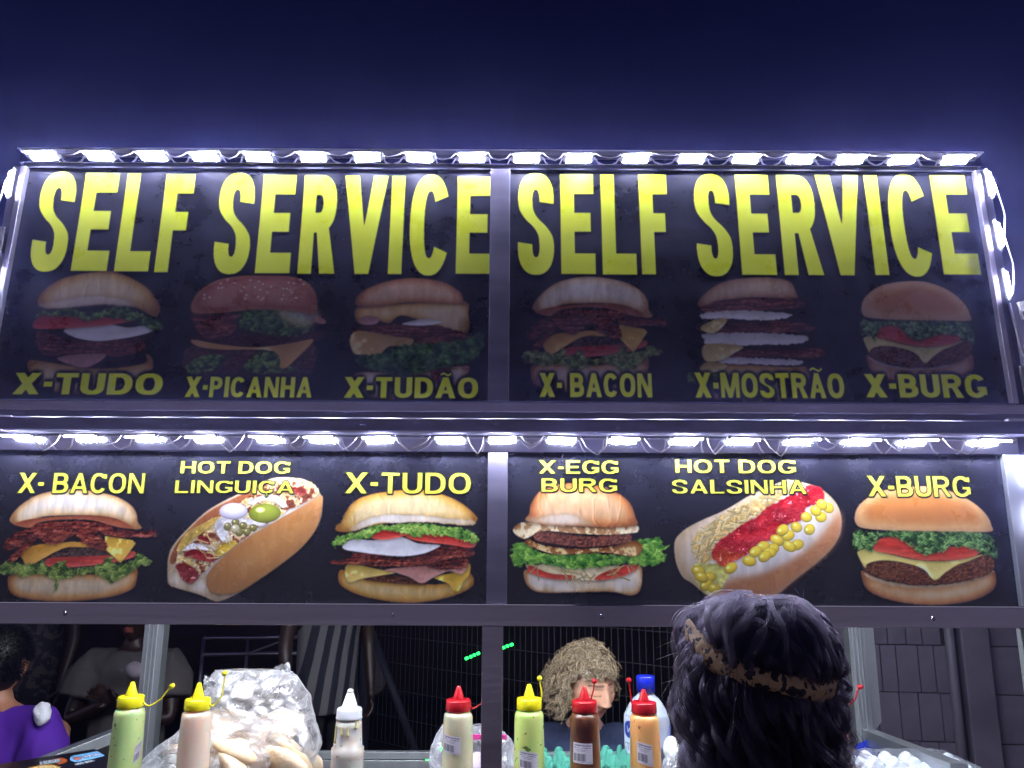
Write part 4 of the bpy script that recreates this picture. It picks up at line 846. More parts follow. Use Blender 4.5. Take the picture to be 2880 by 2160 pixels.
# ================================================================ ground, walls, fence
tag(MB().box(-16, 16, -14, 18, -.1, 0).build('ground', mat('asphalt', (52, 46, 44), .75, var=.5, scale=2.5, bump=.5, bscale=40)), kind='structure')
def block_wall():
    x0, x1 = at(1790, 1500, 1.52)[0], at(2560, 1500, 1.25)[0]
    root = empty('block_wall', (x0, 1.6, 0), (0, 0, -.13), 'dim grey wall of tall narrow blocks behind the right end of the stall', 'wall')
    L = (x1 - x0) + .3; mj = mat('mortar', (58, 54, 62), .9); MB().box(0, L, .02, .15, 0, 2.15).build('mortar', mj, root)
    mbk = mat('painted_block', (112, 106, 124), .6, var=.40, scale=5, bump=.25, bscale=18)
    ch = .198; zc = 0; n = 0; cache = {}
    while zc < 2.1:
        wide = .078; x = -(.04 if int(zc / ch) % 2 else .0)
        while x < L:
            w = .078 + RS.choice((-.012, 0, 0, .014)) if x < .55 else RS.choice((.36, .40))
            if .52 < x < .70 and x + w > .58 and x < .62: x = .70; continue
            if zc > .5:
                key = (round(w, 3), RS.randrange(3))
                if key not in cache:
                    cache[key] = MB().box(.002, w - .002, RS.uniform(.004, .007), .03, .0025, ch - .0025).mesh('block'); cache[key].materials.append(mbk)
                o = bpy.data.objects.new('block', cache[key]); COL.objects.link(o); o.parent = root; o.location = (x, 0, zc); n += 1
            else: pass
            x += w
        zc += ch
    MB().box(0, L, 0.004, .03, 0, .49).build('plinth', mbk, root)
    MB().box(.585, .70, -.05, .03, 0, 2.15).build('pilaster', mbk, root, bevel=.006)
    MB().tube([(.545, -.03, 0), (.545, -.03, 2.0)], .020, 12).build('drain_pipe', mat('pipe_paint', (108, 104, 118), .5), root, True)
block_wall()
# far plain wall with a lettered strip, dark
dw = empty('plain_wall', (0, 7.0, 0), (0, 0, 0), 'dark plain wall far behind the wire fence', 'wall')
MB().box(-10, 10, 0, .12, 0, 3.1).build('wall_face', mat('dark_render', (58, 46, 42), .9, var=.5, scale=2, bump=.3), dw)
def text_mesh(txt, size, ex=.001):
    cu = bpy.data.curves.new('lettering', 'FONT'); cu.body = txt; cu.size = size; cu.extrude = ex; cu.offset = size * .02
    o = bpy.data.objects.new('lettering', cu); COL.objects.link(o); return evaluated(o)
p = at(1826, 1386, 2.6); sg = empty('lettered_sign', p, (0, 0, 0), 'pale strip sign with dark letters SI beside the rear aluminium post', 'sign')
MB().box(-.16, .05, 0, .01, -.035, .035).build('board', mat('pale_board', (92, 92, 100), .7), sg)
l = link('lettering', text_mesh('ESI', .075), mat('dark_letters', (22, 20, 30), .7), sg); l.rotation_euler = (math.radians(90), 0, 0); l.location = (-.105, -.002, -.027)
MB().box(-.17, -.16, .0, .02, -1.2, .05).build('stake', M['dsteel'], sg)
def wire_fence():
    a, b = Vector(at(800, 1500, 4.6)), Vector(at(1850, 1500, 2.2)); a.z = b.z = 0
    d = (b - a); Ln = d.length; d.normalize(); mw = mat('galvanised_wire', (116, 118, 130), .5, .4)
    root = empty('wire_fence', a, (0, 0, math.atan2(d.y, d.x)), 'welded wire mesh fence panel running behind the vendor', 'fence')
    n = int(Ln / .05); vm = MB().tube([(0, 0, .1), (0, 0, 1.9)], .0019, 5).mesh('vertical_wire'); vm.materials.append(mw)
    for i in range(n + 1):
        o = bpy.data.objects.new('vertical_wire', vm); COL.objects.link(o); o.parent = root; o.location = (i * .05 + RS.uniform(-.003, .003), 0, 0)
    for k in range(10): MB().tube([(0, 0, .1 + k * .2), (Ln, 0, .1 + k * .2)], .0024, 5).build('horizontal_wire', mw, root)
    g = at(787, 1500, 4.5); gp = empty('gate_post', (g[0], g[1], 0), (0, 0, 0), 'grey round gate post with a slanting brace left of the wire fence', 'post')
    MB().tube([(0, 0, 0), (0, 0, 2.1)], .045, 14).build('post', mat('post_paint', (92, 100, 116), .5), gp, True)
    q0, q1 = Vector(at(795, 1345, 4.4)) - Vector((g[0], g[1], 0)), Vector(at(912, 1662, 4.4)) - Vector((g[0], g[1], 0))
    MB().tube([q0, q1], .03, 12).build('brace', mat('brace_paint', (84, 90, 104), .5), gp, True)
wire_fence()
# tubular crowd barrier and a folding table frame in the dark behind the buns
b0 = at(440, 1385, 4.2); br = empty('crowd_barrier', (b0[0], 4.2, 0), (0, 0, .12), 'dim tubular barrier standing behind the bag of buns', 'barrier')
zt = at(440, 1378, 4.2)[2]
for i, nm in ((0, 'top_tube'), (1, 'lower_tube')): MB().tube([(0, 0, zt - i * .12), (1.0, 0, zt - i * .12)], .016, 8).build(nm, M['steel'], br, True)
for x in (0, .33, .66, 1.0): MB().tube([(x, 0, 0), (x, 0, zt)], .014, 8).build('upright', M['steel'], br, True)
MB().tube([(.33, -.01, zt - .12), (.66, -.01, zt)], .008, 8).build('diagonal_tube', M['steel'], br, True)
# green fairy lights
gm = mat('green_bulb', (20, 220, 60), .4, emis=(.02, 1, .12, 1), emis_s=5)
def fairy(pts, label):
    root = empty('fairy_lights', pts[0], (0, 0, 0), label, 'string lights', 'green fairy lights on the fence'); o = Vector(pts[0])
    MB().tube([Vector(p) - o for p in pts], .002, 5).build('cord', M['wire_dark'], root)
    for a, b in zip(pts[:-1], pts[1:]):
        a, b = Vector(a) - o, Vector(b) - o; MB().tube([a + (b - a) * t for t in (.12, .25, .75, .88)], [.003, .0075, .0075, .003], 8).build('bulb', gm, root, True)
fairy([at(1003, 1424, 2.2), at(1013, 1420, 2.2), at(1021, 1417, 2.2), at(1028, 1413, 2.2), at(1038, 1410, 2.2)], 'row of green bulbs glowing left of the centre post')
fairy([at(1084, 1401, 2.2), at(1092, 1397, 2.2), at(1100, 1394, 2.2), at(1110, 1391, 2.2)], 'row of green bulbs glowing between the centre post and the vendor')
fairy([at(918, 1640, 1.6), at(928, 1643, 1.6), at(935, 1640, 1.6), at(944, 1634, 1.6), at(950, 1622, 1.6), at(957, 1612, 1.6)], 'low cluster of green bulbs behind the small pink bag')
# ================================================================ things on the counters
SH = .836   # top of the worktop
def label_image():
    cv = Canvas(150, 108, 3, col(196, 190, 202)); rs = cv.rs
    def ln(y, x0, x1, h, c):
        x = x0
        while x < x1:
            w = rs.randint(2, 6); cv.rgb[y:y + h, x:x + w] = c * rs.uniform(.8, 1.5); x += w + (1 if rs.rand() < .8 else 4)
    ln(9, 8, 140, 7, col(60, 56, 84)); ln(22, 8, 52, 5, col(80, 76, 100)); ln(22, 68, 134, 5, col(80, 76, 100)); ln(33, 20, 110, 4, col(110, 104, 126)); ln(41, 34, 96, 3, col(110, 104, 126))
    x = 10
    while x < 96: w = rs.choice((1, 2, 3, 4)); cv.rgb[56:96, x:x + w] = col(44, 40, 60); x += w + rs.choice((1, 2, 3))
    ln(99, 60, 142, 3, col(110, 104, 126)); return image('price_label', cv.rgb)
def plain_img_mat(name, im, rough=.4, coat=0.):
    m = bpy.data.materials.new(name); m.use_nodes = True; nt = m.node_tree; uv = nt.nodes.new('ShaderNodeUVMap'); tx = nt.nodes.new('ShaderNodeTexImage'); tx.image = im
    nt.links.new(uv.outputs[0], tx.inputs[0]); nt.links.new(tx.outputs[0], nt.nodes['Principled BSDF'].inputs['Base Color']); nt.nodes['Principled BSDF'].inputs['Roughness'].default_value = rough; nt.nodes['Principled BSDF'].inputs['Coat Weight'].default_value = coat
    return m
m_label = plain_img_mat('label_print', label_image())
def lab_px(X, Y, rf, KB, box):
    x0, x1, y0, y1 = box; zs = [(at(x0, y, Y - .04)[2] - SH) / KB for y in (y1, y0)]; r = rf(sum(zs) / 2) * KB
    a = [math.asin(max(-.999, min(.999, (at(x, (y0 + y1) / 2, Y - .04)[0] - X) / r))) for x in (x0, x1)]; return zs[0], zs[1], a[0], a[1]
def label_patch(r_fn, z0, z1, a0, a1, tilt, m, parent, name='price_label', nu=14, nv=6, ax=1.):
    me_b = MB(); 
    for j in range(nv + 1):
        for i in range(nu + 1):
            u, v = i / nu, j / nv; z = z0 + (z1 - z0) * v + (u - .5) * tilt; a = a0 + (a1 - a0) * u + (v - .5) * tilt * 6; r = r_fn(z) + .0007
            me_b.v.append((r * math.sin(a) * ax, -r * math.cos(a), z))
    me_b.f = [(j * (nu + 1) + i, j * (nu + 1) + i + 1, (j + 1) * (nu + 1) + i + 1, (j + 1) * (nu + 1) + i) for j in range(nv) for i in range(nu)]
    me = me_b.mesh(name); uv = me.uv_layers.new(name='UVMap'); vi = [l.vertex_index for l in me.loops]
    uv.data.foreach_set('uv', np.array([((k % (nu + 1)) / nu, (k // (nu + 1)) / nv) for k in vi], np.float32).ravel()); return link(name, me, m, parent, True)
def sauce_mat(name, c1, c2, speck=None, sp_s=70, sp_t=.7, low=None):
    m = mat(name, c1, .34, var=.1, scale=9, base2=c2, sss=.9, coat=.35, speck=speck, speck_scale=sp_s, speck_t=sp_t, rvar=.06, stretch=(1, 1, .7))
    return m
def cap_mat(name, c): return mat(name, c, .35, var=.08, scale=30, coat=.3, sss=.1)
CAPS = dict(y=cap_mat('yellow_cap', (232, 222, 20)), r=cap_mat('red_cap', (176, 14, 28)), w=cap_mat('white_cap', (206, 208, 214)))
BY = .20
def squeeze(px, ptip, pcap, Y, cap, sauce, label, tip=None, lab=None, ridges=False, drips=False, band=False, k=1.):
    """px: centre, ptip / pcap: photo height of the nozzle tip and of the cap's lower edge"""
    KB = (Y + 2) / 1.7; X, _, zt = at(px, ptip, Y); root = empty('sauce_bottle', (X, Y, SH), (0, 0, 0), label, 'sauce bottle', 'squeeze bottles along the counter'); root.scale = (KB, KB, KB)
    H = (zt - SH) / KB; s = (zt - at(px, pcap, Y)[2]) / KB / .052; rb, rt = .0352 * k, .0298 * k; zs = H - .052 * s - .004
    rf = lambda z: rb + (rt - rb) * min(1, max(0, z / (zs - .01)))
    prof = [(rb * .9, 0), (rb, .004)] + [(rf(z), z) for z in np.linspace(.01, zs - .012, 14)] + [(rt * .98, zs - .006), (rt * .9, zs - .001), (rt * .72, zs + .002), (rt * .70, zs + .006)]
    if band: prof = [(rb * .9, 0), (rb, .004), (rf(.1), .1), (rf(zs - .06) * 1.03, zs - .066), (rf(zs - .06) * 1.05, zs - .052), (rf(zs - .06) * .93, zs - .05), (rt * .88, zs - .012), (rt * .86, zs)]
    mb = MB().lathe(prof, 56)
    if ridges:
        mb.v = [((x * (1 + .008 * (k % 2)), y * (1 + .008 * (k % 2)), z) if zs - .09 < z < zs - .015 else (x, y, z)) for k, (x, y, z) in enumerate(mb.v)]
    mb.build('body', sauce, root, True)
    cm = CAPS[cap]; c0 = H - .052 * s; rc = .0255 * k
    cp = MB()
    if cap == 'w': cp.lathe([(rc * .98, c0 - .001), (rc * 1.05, c0 + .002), (rc, c0 + .005), (rc, c0 + .018), (rc * .92, c0 + .021), (rc * .62, c0 + .023), (rc * .28, c0 + .046 * s), (rc * .2, c0 + .047 * s)], 36)
    else: cp.lathe([(rc, c0), (rc * 1.02, c0 + .001), (rc, c0 + .0185), (rc * .95, c0 + .021), (rc * .5, c0 + .0215)], 44)
    if cap != 'w': cp.v = [(x * (1 + .012 * (i % 2)), y * (1 + .012 * (i % 2)), z) if z < c0 + .018 else (x, y, z) for i, (x, y, z) in enumerate(cp.v)]
    cap_o = cp.build('cap', cm, root, True)
    if cap != 'w': MB().lathe([(rc * .5, c0 + .020), (rc * .46, c0 + .024), (rc * .17, c0 + .0505 * s), (rc * .13, c0 + .052 * s), (rc * .07, c0 + .052 * s)], 24).build('nozzle', cm, root, True)
    else: MB().ball((0, 0, c0 + .049 * s), (.0065, .0065, .0055)).build('dried_sauce', mat('dried_mayo', (226, 222, 214), .4), root, True)
    if tip:
        P = [(rc * (1 if tip[0][0] > px else -1) * .98, -.002, c0 + .010)] + [tuple((Vector(at(x, y, Y)) - Vector((X, Y, SH))) / KB) for x, y in tip]
        pts = [tuple(q) for q in smooth_poly(P, 6, False)]; MB().tube(pts, .0016, 8).build('strap', cm, root, True)
        e = Vector(pts[-1]); d = (e - Vector(pts[-3])).normalized(); sd = Vector((0, -1, 0)) if tip[-1][0] - px < 40 and tip[-1][0] > px - 60 else Vector((.5, -.5, .3)).normalized()
        t = MB().tube([e - sd * .004, e - sd * .0035, e + sd * .005, e + sd * .0055], [.0048, .0056, .0042, .003], 14); t.build('tip_cap', cm, root, True)
    if lab: label_patch(rf, *lab_px(X, Y, rf, KB, lab[:4]), lab[4], m_label, root)
    if drips:
        dm = mat('dripped_sauce', (220, 212, 150), .25, coat=.5); d = MB()
        for a, z0, z1 in ((-.9, zs - .004, zs - .04), (-.3, zs - .006, zs - .024), (.15, zs - .004, zs - .026), (.75, zs + .002, zs - .012)):
            pts = [(rf(z) * .93 * math.sin(a), -rf(z) * .93 * math.cos(a), z) for z in np.linspace(z0, z1, 8)]; d.tube(pts, [.002, .002, .0022, .0024, .0026, .003, .0034, .002], 8)
        d.build('drips', dm, root, True)
    return root
squeeze(287, 1473, 1526, BY, 'y', sauce_mat('green_mayo', (212, 226, 150), (176, 202, 140), (92, 110, 60), 90, .66), 'green sauce bottle with yellow cap at the far end, left of the pink one', [(322, 1525), (345, 1512), (362, 1492), (372, 1482)], (283, 317, 1610, 1648, .012))
squeeze(431, 1475, 1532, BY, 'y', sauce_mat('pink_mayo', (228, 210, 192), (214, 192, 174)), 'pinkish sauce bottle with yellow cap in front of the bag of buns', [(460, 1524), (478, 1505), (484, 1475), (486, 1454)], ridges=True)
squeeze(757, 1490, 1552, BY, 'w', sauce_mat('garlic_sauce', (196, 190, 180), (180, 176, 170), (120, 112, 96), 90, .66), 'grey sauce bottle with white cap and dried drips right of the bag of buns', drips=True, band=True, k=1.02)
squeeze(991, 1482, 1534, BY, 'r', sauce_mat('cream_sauce', (230, 228, 194), (190, 184, 156), (140, 130, 90), 110, .68), 'cream sauce bottle with red cap just left of the centre post', [(1022, 1530), (1036, 1522), (1046, 1512)], (958, 996, 1590, 1629, -.005), ridges=True)
squeeze(1143, 1478, 1531, BY, 'y', sauce_mat('lime_mayo', (208, 224, 134), (192, 212, 128), (98, 112, 54), 80, .64), 'green sauce bottle with yellow cap right of the centre post', [(1167, 1520), (1170, 1500), (1167, 1478), (1166, 1466)], (1122, 1162, 1624, 1664, -.006))
squeeze(1262, 1483, 1536, BY, 'r', sauce_mat('barbecue_sauce', (168, 118, 62), (66, 28, 26)), 'dark brown sauce bottle with red cap in front of the vendor', [(1277, 1515), (1282, 1490), (1284, 1472)], (1240, 1280, 1606, 1650, -.001))
squeeze(1390, 1489, 1539, BY, 'r', sauce_mat('rose_sauce', (236, 188, 122), (220, 166, 106), (140, 92, 52), 90, .68), 'orange sauce bottle with red cap in front of the big clear spirit bottle', [(1366, 1524), (1362, 1500), (1359, 1470)], (1378, 1410, 1606, 1652, -.007))
squeeze(1790, 1478, 1532, BY + .02, 'r', sauce_mat('rose_sauce_dim', (214, 160, 92), (198, 142, 84), (140, 92, 52), 70, .68), 'orange sauce bottle half hidden behind the customer\'s hair', [(1824, 1530), (1846, 1512), (1852, 1492), (1858, 1484)])
# big clear bottle of alcohol
def spirit():
    Y = .42; KB = (Y + 2) / 1.9; X, _, zt = at(1394, 1459, Y); root = empty('alcohol_bottle', (X, Y, SH), (0, 0, -.12), 'tall translucent white bottle with a blue screw cap behind the orange sauce', 'bottle')
    root.scale = (KB, KB, KB); H = (zt - SH) / KB; pts = [(.044, 0), (.05, .006), (.0505, H * .30), (.047, H * .38), (.0445, H * .43), (.0505, H * .50), (.052, H * .52), (.052, H * .70), (.0475, H * .745), (.034, H * .82), (.0195, H * .865), (.0175, H * .885)]
    pr = [tuple(q) for q in smooth_poly(pts, 3, False)]
    pm = mat('frosted_plastic', (206, 216, 236), .3, var=.05, trans=.35, sss=.3, coat=.3)
    MB().lathe(pr, 56, ay=.8).build('body', pm, root, True)
    cp = MB().lathe([(.0185, H * .885), (.0205, H * .887), (.0208, H * .99), (.019, H)], 40); cp.v = [(x * (1 + .03 * (i % 2)), y * (1 + .03 * (i % 2)), z) for i, (x, y, z) in enumerate(cp.v)]
    cp.build('cap', mat('blue_cap', (10, 34, 176), .4, coat=.3), root, True)
    cv = Canvas(200, 300, 5, col(206, 216, 236)); cv.map = lambda x, y: (x, y)
    cv.layer(ell(62, 62, 56, 42, 0, 350, 30, 2), 'flat', smooth=False, base=col(28, 46, 150), shade=0, var=.05, emb=0)
    f = lambda X_, Y_: (X_, 300 - Y_)
    w = pen([(40, 255), (50, 225), (62, 245), (70, 222), (84, 262)], 5, 5); draw_fn = [(k_, P) for k_, P in w]
    Yg, Xg = np.mgrid[0:300, 0:200].astype(np.float32)
    for k_, P in draw_fn: cv.rgb[inpoly(Xg, Yg, [f(*p) for p in P])] = col(220, 228, 240)
    for ch, b, gx, gw, kk in word_layout('CTION', 34, 120, .12, .09, .12): 
        if b != ' ': draw_glyph(cv, ch, b, 6 + gx, 138, gw, 34, .12 * kk, .09, 0, col(70, 84, 130), 0, DARK, f, 0)
    for y, n_, h in ((182, 110, 8), (202, 84, 9), (222, 78, 12), (246, 90, 7)):
        x = 10
        while x < n_: q = cv.rs.randint(3, 9); cv.rgb[y:y + h, x:x + q] = col(84, 100, 168); x += q + 3
    cv.rgb[290:] = col(40, 70, 190)
    label_patch(lambda z: .0522, H * .30, H * .72, -1.35, .15, 0, plain_img_mat('bottle_print', image('bottle_label', cv.rgb)), root, 'printed_label', ax=1.).scale = (1, .81, 1)
    MB().box(.046, .0524, -.012, -.004, H * .46, H * .66).build('side_print', mat('blue_print', (96, 110, 200), .4), root)
spirit()
# ---- crumpled clear bags
def bag_mat(name, tint, cov=.30, wr=.6):
    m = bpy.data.materials.new(name); m.use_nodes = True; nt = m.node_tree; N = nt.nodes.new; L = nt.links.new; nt.nodes.clear()
    out = N('ShaderNodeOutputMaterial'); tr = N('ShaderNodeBsdfTransparent'); tr.inputs[0].default_value = (.93, .95, .98, 1); gl = N('ShaderNodeBsdfGlossy'); gl.inputs['Roughness'].default_value = .17
    df = N('ShaderNodeBsdfDiffuse'); df.inputs[0].default_value = srgb(*tint); tl_ = N('ShaderNodeBsdfTranslucent'); tl_.inputs[0].default_value = srgb(*tint)
    ms = N('ShaderNodeMixShader'); ms.inputs[0].default_value = .45; L(df.outputs[0], ms.inputs[1]); L(tl_.outputs[0], ms.inputs[2])
    mg = N('ShaderNodeMixShader'); mg.inputs[0].default_value = .36; L(ms.outputs[0], mg.inputs[1]); L(gl.outputs[0], mg.inputs[2])
    tc = N('ShaderNodeTexCoord'); nz = N('ShaderNodeTexNoise'); nz.noise_dimensions = '3D'; nz.inputs['Scale'].default_value = 9; nz.inputs['Detail'].default_value = 7; nz.inputs['Distortion'].default_value = 1.6; L(tc.outputs['Object'], nz.inputs[0])
    ri = N('ShaderNodeValToRGB'); e = ri.color_ramp.elements; e[0].position = .40; e[0].color = (cov * .35,) * 3 + (1,); e[1].position = .62; e[1].color = (cov * 1.3,) * 3 + (1,); x = e.new(.505); x.color = (min(1, cov * 3.0),) * 3 + (1,); x = e.new(.49); x.color = (cov * .5,) * 3 + (1,); x = e.new(.52); x.color = (cov * .5,) * 3 + (1,)
    L(nz.outputs[0], ri.inputs[0]); lw = N('ShaderNodeLayerWeight'); lw.inputs[0].default_value = .25; ad = N('ShaderNodeMath'); ad.operation = 'ADD'; ad.use_clamp = True; mu = N('ShaderNodeMath'); mu.operation = 'MULTIPLY'; mu.inputs[1].default_value = .55
    L(lw.outputs['Facing'], mu.inputs[0]); L(mu.outputs[0], ad.inputs[0]); L(ri.outputs[0], ad.inputs[1])
    mx = N('ShaderNodeMixShader'); L(ad.outputs[0], mx.inputs[0]); L(tr.outputs[0], mx.inputs[1]); L(mg.outputs[0], mx.inputs[2]); L(mx.outputs[0], out.inputs[0])
    bp = N('ShaderNodeBump'); bp.inputs['Strength'].default_value = wr; bp.inputs['Distance'].default_value = .012; n2 = N('ShaderNodeTexNoise'); n2.inputs['Scale'].default_value = 22; n2.inputs['Detail'].default_value = 6; n2.inputs['Distortion'].default_value = 2; L(tc.outputs['Object'], n2.inputs[0]); L(n2.outputs[0], bp.inputs['Height'])
    for s_ in (gl, df): L(bp.outputs[0], s_.inputs['Normal'])
    return m
def crumple(profile, Y, depth, seed, amp=.012, nu=150, nv=90, hole=None, zb=None):
    """bag whose outline follows photo points (left side list, right side list from top to bottom)"""
    Ls, Rs_ = profile; z_of = lambda y: at(1106, y, Y)[2]
    ly = [z_of(p[1]) for p in Ls]; lx_ = [at(p[0], p[1], Y)[0] for p in Ls]; ry = [z_of(p[1]) for p in Rs_]; rx_ = [at(p[0], p[1], Y)[0] for p in Rs_]
    zt = max(ly[0], ry[0]); zb = zb if zb is not None else min(ly[-1], ry[-1])
    def f(u, v):
        z = zt + (zb - zt) * v; xl = np.interp(-z, [-q for q in ly], lx_); xr = np.interp(-z, [-q for q in ry], rx_)
        cx, hw = (xl + xr) / 2, (xr - xl) / 2; a = 2 * math.pi * u; c, s_ = math.cos(a), math.sin(a)
        e = 1 if v > .12 else .25 + .75 * math.sqrt(v / .12); dd = depth * min(1, .3 + 1.2 * v) 
        p = Vector((cx + hw * c * (abs(c) ** -.25 if abs(c) > .02 else 1), Y + dd * s_ * e, z)); q = p * 9 + Vector((seed, 0, 0))
        n1 = noise.noise(q); rdg = 1 - abs(noise.noise(q * 1.9)) * 2.4; r2 = 1 - abs(noise.noise(q * 4.7)) * 2.4; r3 = 1 - abs(noise.noise(q * 9.)) * 2
        d = Vector((c * .55, s_, .25 * noise.noise(q * 2.2))) * amp * (n1 * 1.5 + rdg * .9 + r2 * .34 + r3 * .10); return p + d
    return MB().grid(nu, nv, f), zt, zb
bag_clear = bag_mat('clear_bag_film', (244, 247, 252), .62)
def bun_bag():
    Y = .43; root = empty('bread_bag', (0, 0, 0), (0, 0, 0), 'big crumpled clear plastic bag full of buns behind the pink sauce bottle', 'bag of buns')
    L_ = [(470, 1452), (456, 1470), (446, 1500), (440, 1540), (410, 1562), (380, 1590), (345, 1615), (315, 1645), (300, 1700)]
    R_p = [(600, 1449), (640, 1462), (658, 1500), (672, 1530), (690, 1580), (692, 1610), (672, 1650), (660, 1700)]
    mb, zt, zb = crumple((L_, R_p), Y, .15, 3.3, .012, zb=.838); mb.build('film', bag_clear, root, True)
    # gathered mouth of the bag: two standing flaps
    fm = MB().grid(40, 16, lambda u, v: (lambda b: (b[0], Y + .05 * math.sin(u * 3.1) + .02 * noise.noise((u * 7, v * 5, 1)), b[2] + .01 * noise.noise((u * 9, v * 3, 7))))(at(562 + u * 80, 1478 - v * (34 * math.sin(math.pi * min(1, u * 1.05)) + 2 + 8 * u), Y)))
    fm.build('mouth_flap', bag_clear, root, True)
    fm = MB().grid(30, 10, lambda u, v: (lambda b: (b[0], Y - .03 + .03 * noise.noise((u * 6, v * 4, 4)), b[2]))(at(448 + u * 60, 1490 - v * (34 - 20 * u), Y))); fm.build('mouth_flap', bag_clear, root, True)
    bm_ = mat('soft_bun', (238, 220, 194), .6, base2=(226, 188, 142), scale=14, bump=.4, bscale=60, sss=.15)
    for i, (x, y, r, yy, rot) in enumerate(((495, 1562, .082, .43, .1), (585, 1576, .084, .45, -.3), (540, 1612, .086, .37, .2), (455, 1622, .078, .39, .1), (625, 1628, .078, .40, .5), (520, 1655, .08, .34, -.2), (400, 1650, .066, .39, .2), (600, 1668, .08, .35, 0), (650, 1655, .05, .44, 0))):
        p = at(x, y, yy); b = MB().ball((0, 0, 0), (r * 1.3, r * 1.1, r * .42), 34, 20, lambda q: q * (1 + .10 * noise.noise(q * 14) + .03 * noise.noise(q * 50)))
        o = b.build('bread_bun', bm_, None, True); o.location = (p[0], p[1], max(p[2], .87)); o.rotation_euler = (.15 * i, rot, .4 * i)
        lab = ['pale bun pressed near the top of the bread bag', 'golden bun near the top right inside the bread bag', 'toasted bun at the middle of the bread bag', 'bun low in the bread bag behind the pink bottle', 'bun low at the right side of the bread bag', 'lowest middle bun in the bread bag', 'bun in the thin left corner of the bread bag', 'bottom bun right of the middle of the bread bag', 'small yellowish bun in the right corner of the bread bag'][i]
        tag(o, lab, 'bun', 'buns in the clear bag')
bun_bag()
def pink_bag():
    Y = .40; root = empty('packet_bag', (0, 0, 0), (0, 0, 0), 'small clear and pink plastic bag tied behind the centre post', 'plastic bag')
    mb, zt, zb = crumple(([(960, 1570), (948, 1590), (938, 1612), (932, 1640), (930, 1700)], [(1050, 1566), (1078, 1576), (1098, 1596), (1112, 1620), (1114, 1700)]), Y, .09, 8.1, .010, 110, 60, zb=.838); mb.build('film', bag_clear, root, True)
    pk = mat('pink_film', (238, 190, 224), .3, base2=(246, 226, 240), scale=10, coat=.3, bump=.5, bscale=18)
    MB().ball((0, 0, 0), (.085, .055, .09), 30, 18, lambda q: q * (1 + .1 * noise.noise(q * 22))).build('pink_packet', pk, root, True).location = (at(1040, 1640, Y)[0], Y, .93)
    MB().box(-.05, .05, -.004, .004, -.006, .006).build('pink_stripe', mat('pink_print', (230, 70, 160), .4), root).location = at(1056, 1592, Y - .09)
pink_bag()
# ---- pulp egg trays
teal = mat('teal_pulp', (66, 148, 128), .8, var=.2, scale=30, bump=.4, bscale=90)
grey_pulp = mat('white_tray', (214, 222, 226), .6, var=.08)
def tray_mesh(nx, ny, m, c=.047):
    k = 8; mb = MB()
    def f(u, v):
        x, y = u * nx * c, v * ny * c; q = math.cos(2 * math.pi * x / c) * .5 + math.cos(2 * math.pi * y / c) * .5
        peg = max(0, min(1, (q - .18) / .42)); cup = max(-1, min(0, q)) ; return ((u - .5) * nx * c, (v - .5) * ny * c, .010 + .030 * peg ** .7 + .012 * cup + .001 * noise.noise((x * 90, y * 90, 0)))
    mb.grid(nx * k, ny * k, f); me = mb.mesh('tray'); me.materials.append(m); me.polygons.foreach_set('use_smooth', [True] * len(me.polygons)); return me
tm = tray_mesh(6, 5, teal)
def tray(x, y, z, rz, label, me, rx=0, ry=0):
    o = bpy.data.objects.new('egg_tray', me); COL.objects.link(o); o.location = (x, y, z); o.rotation_euler = (rx, ry, rz); tag(o, label, 'egg tray', 'pulp egg trays on the worktop')
    s_ = o.modifiers.new('t', 'SOLIDIFY'); s_.thickness = .0022; return o
tx_ = at(1262, 1640, .32)[0]
for i, lb in enumerate(('lowest teal egg tray of the stack by the vendor', 'second teal egg tray from the bottom, by the vendor', 'third teal egg tray from the bottom, by the vendor', 'fourth teal egg tray from the bottom, by the vendor', 'fifth teal egg tray, just under the top one', 'topmost teal egg tray of the stack in front of the vendor')):
    tray(tx_ + RS.uniform(-.004, .004), .32, at(1262, 1622, .42)[2] - .035 - (5 - i) * .024, .04 * i - .06, lb, tm, math.radians(2 * (i == 5)))
egg_m = mat('eggshell', (236, 238, 240), .45, var=.04, sss=.15)
em = MB().ball((0, 0, 0), (.0222, .0222, .0285), 24, 16, lambda q: Vector((q.x * (1 - q.z * 5), q.y * (1 - q.z * 5), q.z))).mesh('egg'); em.materials.append(egg_m); em.polygons.foreach_set('use_smooth', [True] * len(em.polygons))
def egg(x, y, z, label, group, k=1.16):
    o = bpy.data.objects.new('egg', em); COL.objects.link(o); o.location = (x, y, z); o.scale = (k, k, k); o.rotation_euler = (RS.uniform(-.15, .15), RS.uniform(-.15, .15), 0); tag(o, label, 'egg', group)
wt = tray_mesh(6, 5, grey_pulp, .056); ex, ey = at(1965, 1640, .28)[0], .27; ez = at(1965, 1629, .37)[2] - .066
lift = MB().box(-.165, .165, -.14, .14, 0, ez - .842); o = lift.build('egg_carton', mat('carton', (150, 142, 126), .8), None, bevel=.004); o.location = (ex - .01, ey, .836); tag(o, 'brown carton under the white eggs at the right end of the worktop', 'carton')
tray(ex, ey, ez, -.10, 'white egg tray filled with eggs at the right end of the stall', wt)
R2 = Matrix.Rotation(-.10, 3, 'Z'); rows = ('front row', 'second row', 'middle row', 'fourth row', 'back row'); cols = ('first', 'second', 'third', 'fourth', 'fifth', 'sixth')
for j in range(5):
    for i in range(6):
        p = R2 @ Vector(((i - 2.5) * .056, (j - 2) * .056, 0)); egg(ex + p.x, ey + p.y, ez + .038, '%s white egg counted from the customer in the %s of the full tray' % (cols[i], rows[j]), 'white eggs in the full tray')
